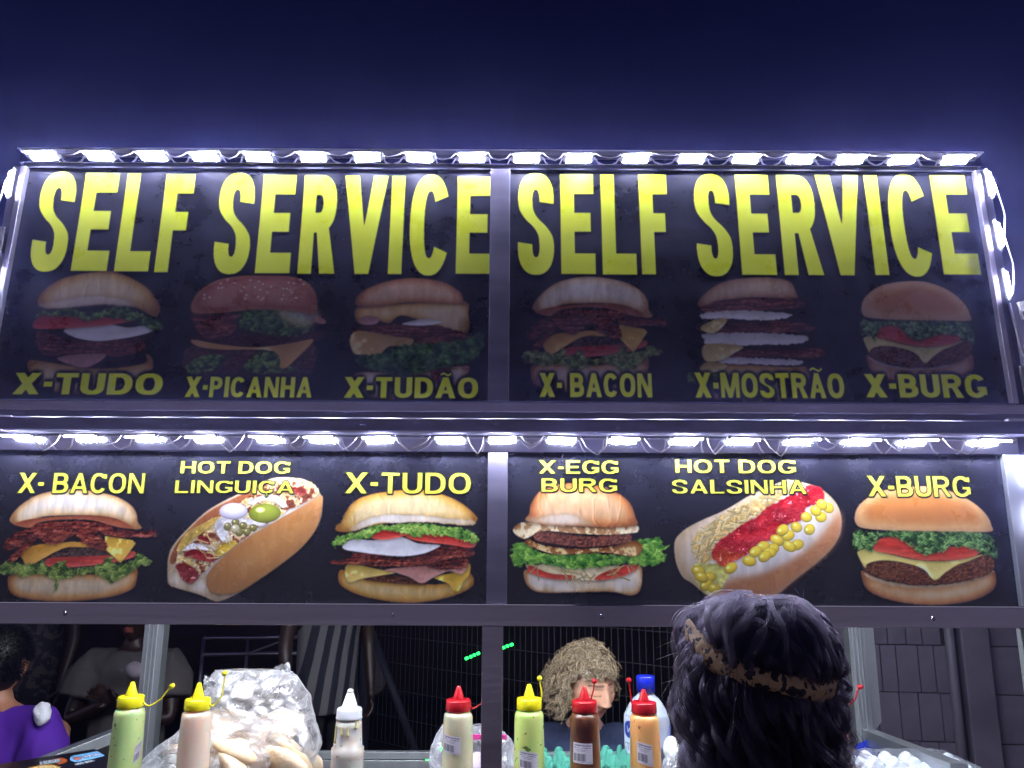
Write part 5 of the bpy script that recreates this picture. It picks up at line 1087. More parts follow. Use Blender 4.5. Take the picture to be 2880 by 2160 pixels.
fl = MB().grid(70, 50, lambda u, v: (ex + (u - .5) * .37, ey + (v - .5) * .32, ez + .074 - .05 * max(0, abs(u - .5) * 2 - .86) / .14 - .04 * max(0, abs(v - .5) * 2 - .86) / .14 - .006 * (1 - math.cos(u * 6 * 2 * math.pi)) * .3 + .002 * noise.noise((u * 16, v * 16, 2))))
tag(fl.build('plastic_wrap', bag_mat('wrap_film', (220, 226, 236), .03, .08), None, True), 'thin clear wrap stretched over the full tray of eggs', 'plastic wrap')
# left-hand eggs in a clear bag beside the customer
for i, (x, y, Y) in enumerate(((1452, 1617, .36), (1497, 1616, .37), (1475, 1642, .32), (1515, 1645, .32))):
    p = at(x, y, Y); egg(p[0], p[1], p[2], ['white egg nearest the clear spirit bottle on top of the bagged eggs', 'white egg touching the customer\'s hair on top of the bagged eggs', 'egg low in the bag between the two upper ones', 'egg low in the bag behind the customer\'s curls'][i], 'bagged eggs')
mb, _a, _b = crumple(([(1440, 1618), (1434, 1640), (1430, 1700)], [(1530, 1622), (1560, 1640), (1570, 1700)]), .34, .07, 5.5, .008, 90, 44, zb=.838)
tag(mb.build('egg_bag', bag_clear, None, True), 'clear bag around white eggs beside the customer', 'plastic bag')
# blue cloth over the right side rail, hung round the rear post
def cloth():
    x0 = at(1848, 1500, YB)[0]
    def f(u, v):
        a = (u - .5) * 2; w = .045 + .006 * math.sin(u * 17); x = x0 + .012 + a * w; s = v * 2 - 1
        top = at(0, 1583, YB)[2]; z = top - .02 * a * a - abs(s) ** 1.6 * .16 + .004 * noise.noise((u * 8, v * 8, 3)); y = YB - .045 + s * (.03 + .004 * math.sin(u * 25)); return (x + .02 * (s < 0) * 0, y, z)
    o = MB().grid(40, 40, f).build('blue_cloth', mat('blue_terry', (18, 44, 172), .95, var=.35, scale=60, bump=.8, bscale=160), None, True); o.modifiers.new('t', 'SOLIDIFY').thickness = .006
    tag(o, 'royal blue cleaning cloth hung on the rail by the rear aluminium post', 'cloth')
cloth()
# printed menu card lying at the front corner
def menu_card():
    cv = Canvas(900, 420, 21, col(20, 18, 24)); cv.cur = 1; s_ = .26
    cv.map = lambda x, y: (x, y)
    def mp(ox, oy, k): return lambda x, y: (ox + x * k, oy + y * k)
    bacon_burger(cv, lambda x, y: (40 + x * .34, 120 + (y - 520) * .34))
    full_burger(cv, lambda x, y: (330 + x * .32, 90 + (y - 520) * .32))
    cv.layer([(560, 60), (640, 40), (680, 90), (620, 120)], 'flat', base=col(190, 90, 40), rag=6, var=.6, shade=0)
    cv.layer([(700, 70), (730, 40), (880, 40), (900, 60), (900, 120), (880, 140), (730, 140), (700, 110)], 'flat', base=col(120, 190, 240), shade=0, var=.05)
    cv.layer(ell(744, 90, 26, 26, 0, 350, 24, 2), 'flat', smooth=False, base=col(200, 110, 100), shade=0)
    f = lambda X_, Y_: (X_, 420 - Y_)
    def word(t, x, y, h, w, c, oc): 
        for pz in (0, 1):
            for ch, b, gx, gw, kk in word_layout(t, h, w, .24, .2, .1):
                if b != ' ': draw_glyph(cv, ch, b, x + gx, y, gw, h, .24 * kk, .2, 0, c, 3 if pz == 0 else 0, oc, f, 2)
    word('OFICIAL', 775, 312, 34, 118, col(236, 240, 246), col(30, 50, 110)); word('X-BURGER', 480, 330, 40, 150, col(200, 214, 224), col(60, 60, 70)); word('HOT DOG', 690, 236, 28, 120, col(200, 214, 224), col(60, 60, 70))
    im = image('menu_print', cv.rgb); m = plain_img_mat('menu_gloss', im, .3, .3)
    # far edge up, near edge down; slopes towards the customer
    c = [Vector(at(-60, 1660, .48)), Vector(at(203, 1618, .50)), Vector(at(282, 1664, .27)), Vector(at(-60, 1745, .10))]
    n = (c[1] - c[0]).cross(c[3] - c[0]).normalized(); n = n if n.z < 0 else -n; d = n * .006
    mb = MB().add([tuple(q) for q in c] + [tuple(q + d) for q in c], [(3, 2, 1, 0), (4, 5, 6, 7), (0, 1, 5, 4), (1, 2, 6, 5), (2, 3, 7, 6), (3, 0, 4, 7)])
    me = mb.mesh('menu_card'); uv = me.uv_layers.new(name='UVMap'); T = [(0, 1), (1, 1), (1, 0), (0, 0)] * 2
    for l_ in me.loops: uv.data[l_.index].uv = T[l_.vertex_index]
    tag(link('menu_card', me, m), 'black printed menu card with burgers and a light blue OFICIAL badge on the shelf corner', 'menu card')
    tag(MB().box(c[0].x + .1, c[1].x - .03, .16, .42, .836, .90).build('box', mat('dark_box', (30, 28, 32), .7), None), 'low dark box under the printed menu card', 'box')
menu_card()
# ================================================================ people
def head_mesh(k=1., nu=110, nv=84, ear=True):
    """head centred on the origin, face towards -y"""
    def g(x, z, cx, cz, sx, sz): return math.exp(-((x - cx) / sx) ** 2 - ((z - cz) / sz) ** 2)
    def f(q):
        x, y, z = q; s = max(0, -z / .112)
        x *= 1 - .30 * s ** 1.7; y *= 1 - .12 * s if y < 0 else 1 - .35 * s
        if y < 0:
            d = 0
            ax = abs(x)
            d += .004 * g(ax, z, .026, .036, .018, .008)
            d -= .011 * g(ax, z, .031, .014, .015, .012)
            d += .0075 * g(ax, z, .031, .012, .012, .008)
            nz = max(0, min(1, (.024 - z) / .046)) if z > -.024 else max(0, 1 - (-.024 - z) / .010)
            d += (.003 + .021 * nz) * math.exp(-(x / (.009 + .006 * nz)) ** 2) * (1 if -.036 < z < .03 else 0)
            d += .009 * g(ax, z, .0125, -.024, .0065, .007)
            d += .0075 * g(x, z, 0, -.0455, .021, .0045) + .008 * g(x, z, 0, -.0565, .017, .0055) - .003 * g(x, z, 0, -.0505, .024, .0018)
            d += .010 * g(x, z, 0, -.088, .020, .016) + .006 * g(ax, z, .040, -.018, .02, .02)
            w = min(1, -y / .05); y -= d * w
        return Vector((x, y, z)) * k
    mb = MB().ball((0, 0, 0), (.073, .093, .112), nu, nv, f)
    if ear:
        for s in (-1, 1): mb.ball((s * .073 * k, .012 * k, -.004 * k), (.008 * k, .018 * k, .030 * k), 12, 10)
    return mb.mesh('head')
def skin_material(name, c, dark):
    m = bpy.data.materials.new(name); m.use_nodes = True; nt = m.node_tree; b = nt.nodes['Principled BSDF']; a = nt.nodes.new('ShaderNodeAttribute'); a.attribute_name = 'tone'
    nz = nt.nodes.new('ShaderNodeTexNoise'); nz.inputs['Scale'].default_value = 40; mx = nt.nodes.new('ShaderNodeMix'); mx.data_type = 'RGBA'; mx.blend_type = 'MULTIPLY'; mx.inputs[0].default_value = .25
    nt.links.new(a.outputs[0], mx.inputs[6]); nt.links.new(nz.outputs[1], mx.inputs[7]); nt.links.new(a.outputs[0], b.inputs['Base Color'])
    b.inputs['Roughness'].default_value = .45; b.inputs['Subsurface Weight'].default_value = .2; b.inputs['Subsurface Radius'].default_value = (1, .4, .25); b.inputs['Subsurface Scale'].default_value = .01
    return m
def paint_tone(me, base, Minv, k, brow=(70, 50, 38), lips=(176, 96, 88)):
    at_ = me.attributes.new('tone', 'FLOAT_COLOR', 'POINT'); base = srgb(*base); br = srgb(*brow); lp = srgb(*lips); out = []
    for v in me.vertices:
        q = (Minv @ v.co) / k; c = list(base)
        if q.y < -.03 and abs(q.z) < .12:
            ax = abs(q.x)
            def mixc(t, w): 
                for i in range(3): c[i] = c[i] * (1 - w) + t[i] * w
            mixc((base[0] * 1.05, base[1] * .78, base[2] * .74), .7 * math.exp(-((ax - .04) / .02) ** 2 - ((q.z + .02) / .02) ** 2))
            if abs(q.x) < .024 and -.064 < q.z < -.040 + .003 * math.cos(ax * 180): mixc(lp, .85 * (1 - (ax / .025) ** 4))
            if abs(q.z + .0505) < .0016 and ax < .022: mixc((.08, .03, .03), .5)
            bz = .037 - 4. * (ax - .026) ** 2 * (1 if ax > .026 else .3)
            if .008 < ax < .050: mixc(br, .8 * math.exp(-((q.z - bz) / .0032) ** 4))
            ez = .0055 + 9 * (ax - .031) ** 2
            if .015 < ax < .048: mixc((.03, .018, .014), .8 * math.exp(-((q.z - ez) / .0019) ** 2))
            if .017 < ax < .045 and ez < q.z < .018: mixc((base[0] * .8, base[1] * .62, base[2] * .55), .35)
            if abs(ax - .0085) < .004 and abs(q.z + .031) < .002: mixc((.05, .02, .02), .8)
        out += [c[0], c[1], c[2], 1]
    at_.data.foreach_set('color', out)
def hand(J, E, wi, d, n, size=1., curl=.5):
    """palm and five fingers rooted at joint wi; d: along the hand, n: palm normal"""
    w = Vector(J[wi][:3]); d = Vector(d).normalized(); n = Vector(n).normalized(); s = d.cross(n).normalized(); n = s.cross(d)
    J.append((*(w + d * .045 * size), .020 * size, .014 * size)); p = len(J) - 1; E.append((wi, p))
    for i, (o, l) in enumerate(((-.030, .062), (-.010, .074), (.010, .070), (.029, .055))):
        a = w + d * .085 * size + s * o * size; J.append((*a, .0092 * size, .0092 * size)); k0 = len(J) - 1; E.append((p, k0))
        b = a + (d * (1 - curl * .5) + n * curl * .8).normalized() * l * .5 * size; J.append((*b, .0085 * size, .0085 * size)); E.append((k0, k0 + 1))
        c = b + (d * (1 - curl) + n * curl * 1.3).normalized() * l * .5 * size; J.append((*c, .0075 * size, .0075 * size)); E.append((k0 + 1, k0 + 2))
    a = w + d * .04 * size - s * .036 * size + n * .01; J.append((*a, .0105 * size, .0105 * size)); E.append((p, len(J) - 1)); b = a + (d * .7 - s * .5 + n * .5).normalized() * .036 * size; J.append((*b, .009 * size, .009 * size)); E.append((len(J) - 2, len(J) - 1))
def figure(label, base, rz, dz=0., seated=False, width=1., tone=(190, 140, 110), shirt=None, pants=None, sleeve=.55, LA=None, RA=None, head=(0, 0, 0), hpos=(0, -.01, 1.585), voxel=.006, sleeve_loose=1.25, torso_dy=0., hem=.86, fold=.006, hk=1., neck_dy=0.):
    """LA / RA: [shoulder, elbow, wrist, hand dir, palm normal] in local metres; head: euler; hpos: head centre"""
    root = empty('person', (base[0], base[1], 0), (0, 0, rz), label, 'person'); W = width
    P = lambda x, y, z, r, r2=None: (x, y, z + dz, r, r2 or r)
    ty = torso_dy
    J = [P(0, 0, .93, .12 * W, .085), P(0, ty * .3, 1.06, .105 * W, .08), P(0, ty * .7, 1.24, .125 * W, .09), P(0, ty, 1.37, .11 * W, .075), P(0, ty + neck_dy, 1.45, .052, .05), P(0, ty * .5 + hpos[1] * .5 + neck_dy, 1.51, .05, .05)]
    E = [(0, 1), (1, 2), (2, 3), (3, 4), (4, 5)]
    arms = []
    for s, A in ((-1, LA), (1, RA)):
        A = A or [(s * .175 * W, ty, 1.385), (s * .225 * W, ty + .01, 1.12), (s * .215 * W, ty - .06, .89), (0, -.1, -1), (-s, 0, 0)]
        i = len(J); J += [P(*A[0], .052, .05), P(*A[1], .040, .038), P(*A[2], .026, .021)]; E += [(3, i), (i, i + 1), (i + 1, i + 2)]; arms.append((i, A)); 
    legs = []
    for s in (-1, 1):
        i = len(J)
        if seated: J += [P(s * .09, -.02, .90, .085), P(s * .10, -.42, .93, .060), (s * .10, -.44, .09, .04, .04), (s * .10, -.56, .04, .035, .025)]
        else: J += [P(s * .09, 0, .88, .085), P(s * .10, -.01, .50, .057), P(s * .10, .02, .09, .04), P(s * .11, -.14, .045, .038, .028)]
        E += [(0, i), (i, i + 1), (i + 1, i + 2), (i + 2, i + 3)]; legs.append(i)
    JB, EB = list(J), list(E)
    for i, A in arms: hand(JB, EB, i + 2, A[3], A[4])
    body = skin_mesh(JB, EB, 2)
    Mh = Matrix.Translation((hpos[0], hpos[1], hpos[2] + dz)) @ Euler(head, 'XYZ').to_matrix().to_4x4(); Mh = Matrix.Translation((hpos[0], hpos[1], hpos[2] + dz)) @ (Matrix.Rotation(head[2], 4, 'Z') @ Matrix.Rotation(head[0], 4, 'X') @ Matrix.Rotation(head[1], 4, 'Y'))
    hm = head_mesh(hk); hm.transform(Mh)
    me = fuse([body, hm], voxel, 1); paint_tone(me, tone, Mh.inverted(), hk); link('body', me, skin_material('skin', tone, None), root, True)
    sm = voxel + .004
    if shirt:
        k = 1.26
        SJ = [(j[0], j[1], j[2], j[3] * k, j[4] * k) for j in J[:4]]; SJ[0] = (0, 0, hem + dz, .135 * W, .10); SE = [(0, 1), (1, 2), (2, 3)]
        SJ.append((0, ty + neck_dy * .4, 1.425 + dz, .098, .082)); SE.append((3, 4))
        for i, A in arms:
            a, b = Vector(J[i][:3]), Vector(J[i + 1][:3]); c = a + (b - a) * sleeve; n = len(SJ)
            SJ += [(*a, .078, .076), (*((a + c) / 2), .066 * sleeve_loose, .064 * sleeve_loose), (*c, .060 * sleeve_loose, .058 * sleeve_loose)]; SE += [(3, n), (n, n + 1), (n + 1, n + 2)]
        mb_ = MB(); v_ = []; rings = [(0, 0, hem, .176 * W, .128), (0, ty * .25, hem + .10, .160 * W, .118), (0, ty * .6, 1.15, .156 * W, .114), (0, ty * .8, 1.27, .172 * W, .122), (0, ty, 1.36, .178 * W, .112), (0, ty, 1.405, .140 * W, .092), (0, ty + neck_dy * .4, 1.435, .078 * W, .076)]
        for cx_, cy_, z_, a_, b_ in rings: v_ += [(cx_ + a_ * math.cos(q_), cy_ + b_ * math.sin(q_), z_ + dz) for q_ in [math.pi * 2 * k_ / 32 for k_ in range(32)]]
        mb_.add(v_, [(i_ * 32 + k_, i_ * 32 + (k_ + 1) % 32, (i_ + 1) * 32 + (k_ + 1) % 32, (i_ + 1) * 32 + k_) for i_ in range(len(rings) - 1) for k_ in range(32)] + [tuple(range(32))[::-1], tuple(range((len(rings) - 1) * 32, len(rings) * 32))])
        for i, A in arms:
            a, b = Vector(J[i][:3]), Vector(J[i + 1][:3]); c = a + (b - a) * sleeve; s0_ = Vector((a.x * .35, ty, a.z - .02)); mb_.tube([s0_, a + Vector((0, 0, -.002)), (a * 2 + c) / 3, (a + c * 2) / 3, c], [.085, .074, .068 * sleeve_loose, .066 * sleeve_loose, .064 * sleeve_loose], 24)
        sme = fuse([mb_.mesh()], sm, 3)
        for v in sme.vertices:
            q = v.co * 7; n_ = noise.noise(q) * .6 + (1 - abs(noise.noise(Vector((q.x * 2.2, q.y * 2.2, q.z * .9)))) * 3) * .5; v.co += v.normal * fold * n_
        link('shirt', sme, shirt, root, True)
    if pants:
        PJ = [P(0, 0, .97, .135 * W, .105), P(0, 0, .90, .13 * W, .1)]; PE = [(0, 1)]
        for i in legs:
            n = len(PJ); PJ += [(*J[i][:3], .10, .10), (*J[i + 1][:3], .074, .074), (J[i + 2][0], J[i + 2][1], J[i + 2][2] + .02, .056, .056)]; PE += [(1, n), (n, n + 1), (n + 1, n + 2)]
        link('trousers', fuse([skin_mesh(PJ, PE, 2)], sm, 2), pants, root, True)
    return root, Mh, J
def stool(x, y, h, label):
    s = empty('stool', (x, y, 0), (0, 0, .3), label, 'stool', 'plastic stools behind the stall'); m = bpy.data.materials.get('stool_plastic') or mat('stool_plastic', (120, 30, 28), .5)
    MB().box(-.16, .16, -.16, .16, h - .03, h).build('seat', m, s, bevel=.01)
    for a in (-1, 1):
        for b in (-1, 1): MB().beam((a * .14, b * .14, h - .03), (a * .18, b * .18, 0), .03, .03).build('leg', m, s)
# ---- the vendor behind the worktop
cloth_navy = mat('navy_marl', (54, 66, 98), .9, var=.3, scale=80, bump=.3, bscale=200)
VY = 1.20; vb = at(1262, 1560, VY); vz = at(0, 1580, VY)[2]           # shoulder line
hw = at(1272, 1479, 1.04); vdz = vz - 1.40
vendor, Mh, VJ = figure('curly-haired woman in a navy T-shirt looking down behind the worktop', (vb[0], VY), 0, dz=vdz, seated=True, width=.98, tone=(222, 172, 142), shirt=cloth_navy, pants=mat('vendor_trousers', (40, 40, 50), .8),
    LA=[(-.165, 0, 1.375), (-.20, -.04, 1.12), (-.10, -.25, 1.02), (.6, -.8, -.2), (0, 0, -1)], RA=[(.165, 0, 1.375), (.20, -.04, 1.12), (.10, -.25, 1.02), (-.6, -.8, -.2), (0, 0, -1)],
    head=(math.radians(16), math.radians(-6), math.radians(31)), hpos=(hw[0] - vb[0], 1.04 - VY, hw[2] - vdz), voxel=.0032, neck_dy=-.03, hk=1.16)
stool(vb[0], VY, max(.3, .80 + vdz), 'dark red plastic stool under the vendor')
def scalp_curls():
    rs = np.random.RandomState(4); out = []; n = 22
    R3 = np.array(Mh.to_3x3()); T = np.array(Mh.translation)
    k = 0
    while k < 1250:
        d = rs.normal(size=3); d /= np.linalg.norm(d)
        if d[1] < -.22 and d[2] < .52: continue
        if d[2] < -.52: continue
        if d[1] < .15 and d[2] < .3 and d[0] > .2: continue
        k += 1
        p = d * np.array([.080, .100, .118]) * 1.16; L = rs.uniform(.04, .08) * (1.15 if d[2] < .5 else .9) * (.45 if d[1] < .1 and d[2] > .4 else 1) * (.5 if d[1] < .15 and d[0] > .3 else 1)
        dirn = d * np.array([1.1, .9, .75]) + rs.normal(size=3) * .35; dirn /= np.linalg.norm(dirn)
        g = np.array([0, 0, -1.]); a = np.cross(dirn, g + .01); a /= np.linalg.norm(a) + 1e-9; b = np.cross(dirn, a)
        rad = rs.uniform(.009, .017); turns = rs.uniform(1.2, 2.2); ph = rs.uniform(0, 6.28)
        t = np.linspace(0, 1, n)[:, None]; hand_ = rs.choice((-1, 1))
        base = p + dirn * L * t + g * (t ** 2) * L * .55
        for s in range(9):
            j = rs.normal(size=3) * .0017; pr = ph + rs.normal() * .16; rr = rad * rs.uniform(.85, 1.15)
            q = base + j + (a * np.cos(pr + turns * 6.28 * t) + b * np.sin(pr + turns * 6.28 * t) * hand_) * rr * np.minimum(1, t * 3)
            z_ = q / 1.16
            if ((np.abs(z_[:, 0]) < .068) & (z_[:, 1] < -.035) & (z_[:, 2] < .056)).any() or (z_[:, 2] < -.088).any(): continue
            out.append(q @ R3.T + T)
    return np.array(out)
curls = hair_mat('blond_curls', (34, 26, 22), (212, 190, 152), .26, .9)
hair_obj('curly_hair', scalp_curls(), curls, vendor, .00052)
hc = MB().ball((0, 0, 0), (.092, .105, .118), 36, 24, lambda q: Mh @ Vector((q.x, q.y + .022 + (.03 if q.y < -.03 else 0), q.z + .018))); hc.build('hair_roots', mat('hair_roots', (58, 48, 36), .8, var=.5, scale=60, bump=.6, bscale=90), vendor, True)
e = at(1232, 1514, 1.0); o = MB().ball((0, 0, 0), (.011, .008, .013)).build('earring', mat('yellow_bead', (240, 196, 10), .3, coat=.5), vendor, True); o.location = (e[0] - vb[0], e[1] - VY, e[2])
# ---- the customer seen from behind
CYp = -.86
hcx = at(1640, 1455, CYp); cdz = hcx[2] - 1.585
cust, Mc, CJ = figure('customer seen from behind with dark wavy hair and a leopard-print headband', (hcx[0], CYp), math.radians(180), dz=cdz, tone=(180, 128, 96), shirt=mat('dark_blouse', (20, 18, 24), .85), pants=mat('dark_trousers', (24, 24, 30), .8), width=.95, voxel=.006, hk=.83, head=(math.radians(6), 0, math.radians(-12)))
HR = np.array([.086, .100, .099])       # hair volume half axes
ring_pts = [(-.099, -.010, .056), (-.093, .046, .036), (-.069, .088, .020), (-.02, .114, .006), (.040, .110, -.004), (.086, .070, -.004), (.103, .010, .004)]
def band_z(x): 
    xs = [-.099, -.093, -.069, -.02, .04, .086, .103]; zs = [.056, .036, .020, .004, -.006, -.006, .002]; return np.interp(x, xs, zs)
# hair is laid out in world axes (x right in the photo, camera side is -y), relative to the head centre
def cust_hair():
    rs = np.random.RandomState(11); out = []; n = 26; t = np.linspace(0, 1, n)
    crown = np.array([-.012, -.012, .125])
    def shell(v, k=1.): return v / (np.sum(np.abs(v / (HR * k)) ** 2.5) ** .4)
    for lock in range(760):
        kind = rs.rand()
        ang = rs.uniform(0, 2 * math.pi); dv = np.array([math.cos(ang), math.sin(ang)])
        if kind < .62:       # over the crown and down
            r0 = rs.uniform(.02, 1) ** .6; th0 = r0 * 1.3; thick = rs.uniform(1.0, 1.26)
            side = abs(dv[0]); back = dv[1] < .25
            end_tuck = back and rs.rand() < .80 - .25 * (side > .88)
            length = rs.uniform(.24, .36)
        else:                # from under the band, falling to the shoulders
            if dv[1] > .35: continue
            th0 = rs.uniform(1.5, 1.75); thick = rs.uniform(1.0, 1.16); end_tuck = False; length = rs.uniform(.18, .30)
        ph = rs.uniform(0, 6.28); wl = rs.uniform(.085, .15); wa = rs.uniform(.009, .026); ph2 = rs.uniform(0, 6.28)
        pts = []; s = 0; th = th0; pos = None; step = length / (n - 1); swirl = rs.uniform(-1.1, .9); cr = rs.normal(size=3) * np.array([.022, .02, .004])
        curl_end = rs.uniform(0, 1)
        for i in range(n):
            if th < 1.62 and pos is None:
                v = np.array([dv[0] * math.sin(th), dv[1] * math.sin(th), math.cos(th)]); p = shell(v, .97 + (thick - .97) * min(1, i / 6)) + cr * max(0, 1 - th / 1.2) + np.array([math.cos(ang + 1.57), math.sin(ang + 1.57), 0]) * .008 * math.sin(i * .55 + ph) + v * .005 * math.sin(i * .8 + ph2); th += step / .108
                a2 = ang + swirl * (i / n); dv = np.array([math.cos(a2), math.sin(a2)])
                if end_tuck and p[2] < band_z(p[0]) + .006 and i > 3:
                    p = pts[-1] + (np.array([0, .002, -.0015]));  pts.append(p); continue
            else:
                if pos is None: pos = pts[-1].copy() if pts else shell(np.array([dv[0], dv[1], -.05]), thick)
                fall = len(pts)
                out_dir = np.array([pos[0], min(pos[1], 0), 0]); out_dir /= np.linalg.norm(out_dir) + 1e-6
                pos = pos + np.array([0, 0, -1]) * step + out_dir * step * (-.12 + .16 * math.sin(i * .5 + ph2))
                q = (i / n) ** 1.5; wv = wa * (.4 + 1.6 * q)
                p = pos + np.array([math.cos(ang + 1.57), math.sin(ang + 1.57), 0]) * wv * math.sin(i * step / wl * 6.28 + ph) + out_dir * wv * .9 * math.cos(i * step / wl * 6.28 + ph)
                if end_tuck and p[2] < band_z(p[0]) + .004: p = pts[-1] + np.array([0, .002, -.0015]) if pts else p
            pts.append(p)
        P = np.array(pts); P[1:-1] = (P[:-2] + 2 * P[1:-1] + P[2:]) / 4
        # keep clear of the band where it shows
        bz = band_z(P[:, 0]); near = np.exp(-((P[:, 2] - bz) / .020) ** 2); isb = (P[:, 1] < .03) & (np.abs(P[:, 0]) < .098); m_ = (near * isb * (.016 if rs.rand() < .93 else 0))[:, None]
        rad = P * np.array([1, 1, 0]); rad /= np.linalg.norm(rad, axis=1)[:, None] + 1e-6; P = P - rad * m_
        clump = rs.uniform(.003, .009)
        for _ in range(30):
            j = rs.normal(size=3) * clump * .62; j2 = rs.normal(size=3) * clump * .5; k = .35 + .65 * np.abs(np.linspace(-1, 1, n)) ** 1.3
            out.append(P + j * k[:, None] + j2 * (t[:, None] ** 2) + np.cumsum(rs.normal(size=(n, 3)) * .00022, 0))
    for _ in range(90):     # flyaways
        ang = rs.uniform(0, 6.28); th = rs.uniform(.7, 1.75); v = np.array([math.cos(ang) * math.sin(th), math.sin(ang) * math.sin(th), math.cos(th)]); p = shell(v, 1.12)
        d = v * np.array([1, 1, .5]) + rs.normal(size=3) * .45; d /= np.linalg.norm(d); L = rs.uniform(.01, .03); c = rs.normal(size=3) * .014
        out.append(p + d * L * t[:, None] + c * (t[:, None] ** 2) - np.array([0, 0, 1]) * .05 * (t[:, None] ** 2) * rs.uniform(-.2, 1))
    out = np.array(out); Rz = np.array([[-1, 0, 0], [0, -1, 0], [0, 0, 1.]])
    return out @ Rz.T + np.array([0, -.01, 1.585 + cdz])
def principled_hair(name, mel, red, rough):
    m = bpy.data.materials.new(name); m.use_nodes = True; nt = m.node_tree; nt.nodes.clear(); h = nt.nodes.new('ShaderNodeBsdfHairPrincipled'); h.model = 'CHIANG'; h.parametrization = 'MELANIN'
    h.inputs['Melanin'].default_value = mel; h.inputs['Melanin Redness'].default_value = red; h.inputs['Roughness'].default_value = rough; h.inputs['Radial Roughness'].default_value = .5; h.inputs['Random Color'].default_value = .5; h.inputs['Coat'].default_value = .6; h.inputs['Tint'].default_value = (.62, .66, 1, 1)
    o = nt.nodes.new('ShaderNodeOutputMaterial'); nt.links.new(h.outputs[0], o.inputs[0]); return m
dark_hair = principled_hair('dark_brown_hair', .84, 0., .30); _h = dark_hair.node_tree.nodes['Principled Hair BSDF']; _h.parametrization = 'COLOR'; _h.inputs['Color'].default_value = (.021, .017, .026, 1)
hair_obj('hair', cust_hair(), dark_hair, cust, .00032)
hb = MB().ball((0, -.01, 1.585 + cdz), (.080, .094, .096), 40, 28)
hb.build('hair_mass', mat('hair_mass', (14, 10, 14), .6, var=.4, scale=40), cust, True)
hb = MB().lathe([(.058, -.28), (.066, -.20), (.072, -.12), (.076, -.06), (.074, -.02)], 40, (0, 0, 1.585 + cdz), 1.05, .72); hb.build('back_hair_mass', bpy.data.materials['hair_mass'], cust, True)
def headband():
    ps = smooth_poly(ring_pts, 8, False); mb = MB(); w = .033
    def f(u, v):
        i = u * (len(ps) - 1); a = int(min(i, len(ps) - 2)); p = ps[a] + (ps[a + 1] - ps[a]) * (i - a); s = v * 2 - 1
        r = Vector((p[0], -p[1], 0)); r.normalize(); k = 1 + .004 * math.sin(u * 40) ; wz = w * (.5 + .12 * math.sin(u * 9))
        q = Vector((p[0], -p[1], p[2])) * k + r * (-.008 * s * s + .0025 * noise.noise((u * 30, v * 6, 0))) + Vector((0, 0, s * wz)); return (-q.x, -q.y - .01, q.z + 1.585 + cdz)
    mb.grid(120, 12, f)
    m = bpy.data.materials.new('leopard_print'); m.use_nodes = True; nt = m.node_tree; N = nt.nodes.new; L = nt.links.new; b = nt.nodes['Principled BSDF']
    tc = N('ShaderNodeTexCoord'); nz = N('ShaderNodeTexNoise'); nz.inputs['Scale'].default_value = 60; ad = N('ShaderNodeMix'); ad.data_type = 'RGBA'; ad.blend_type = 'LINEAR_LIGHT'; ad.inputs[0].default_value = .012
    L(tc.outputs['Object'], ad.inputs[6]); L(nz.outputs[1], ad.inputs[7]); L(tc.outputs['Object'], nz.inputs[0])
    vo = N('ShaderNodeTexVoronoi'); vo.inputs['Scale'].default_value = 78; L(ad.outputs[2], vo.inputs[0]); rp = N('ShaderNodeValToRGB'); e = rp.color_ramp.elements
    e[0].position = 0; e[0].color = srgb(96, 62, 40); e[1].position = .62; e[1].color = srgb(206, 168, 120)
    for p_, c in ((.28, (30, 20, 18)), (.46, (26, 18, 16)), (.50, (206, 168, 120))): x = e.new(p_); x.color = srgb(*c)
    L(vo.outputs['Distance'], rp.inputs[0]); L(rp.outputs[0], b.inputs['Base Color']); b.inputs['Roughness'].default_value = .6
    o = mb.build('headband', m, cust, True); s = o.modifiers.new('t', 'SOLIDIFY'); s.thickness = .003
headband()
# ---- person in purple at the left end of the stall
PY = .98; p0 = at(2, 1432, PY); pdz = p0[2] - 1.585
purple, Mp, PJ_ = figure('person in a purple T-shirt with short dark hair, holding a white napkin', (p0[0] + .005, PY), math.radians(172), dz=pdz, seated=True, tone=(176, 124, 96), shirt=mat('purple_jersey', (84, 28, 160), .85, var=.3, scale=6), pants=mat('jeans', (34, 44, 74), .85), width=1.08, sleeve=.95, sleeve_loose=1.3, voxel=.007,
    LA=[(-.185, 0, 1.375), (-.26, .02, 1.13), (-.17, -.16, 1.25), (.3, -.3, .8), (1, 0, 0)], head=(math.radians(5), 0, math.radians(10)))
stool(p0[0], PY, max(.3, .80 + pdz), 'dark red plastic stool under the person in purple')
def short_hair(root, M_, seed, col_a, thick=.010, name='short_hair', n_=5200, L0=.02):
    rs = np.random.RandomState(seed); out = []; t = np.linspace(0, 1, 6)[:, None]; R3 = np.array(M_.to_3x3()); T = np.array(M_.translation)
    while len(out) < n_:
        d = rs.normal(size=3); d /= np.linalg.norm(d)
        if (d[1] < -.3 and d[2] < .55) or d[2] < -.45 or (d[1] < .15 and d[2] < .1): continue
        p = d * np.array([.075, .095, .114]); q = d + np.array([0, .4, -.7]) * .7 + rs.normal(size=3) * .2; q /= np.linalg.norm(q); out.append((p + q * L0 * rs.uniform(.6, 1.4) * t) @ R3.T + T)
    hair_obj(name, out, col_a, root, .0008)
    MB().ball((0, 0, 0), (.078, .097, .116), 30, 20, lambda q: M_ @ Vector((q.x, q.y + .010 + (.05 if q.y < -.05 else 0), q.z + .012 + (.03 if q.y < 0 and q.z < 0 else 0)))).build('hair_cap', bpy.data.materials['hair_mass'], root, True)
blackh = hair_mat('black_short_hair', (12, 12, 26), (26, 24, 40), .4)
short_hair(purple, Mp, 3, blackh, L0=.03)
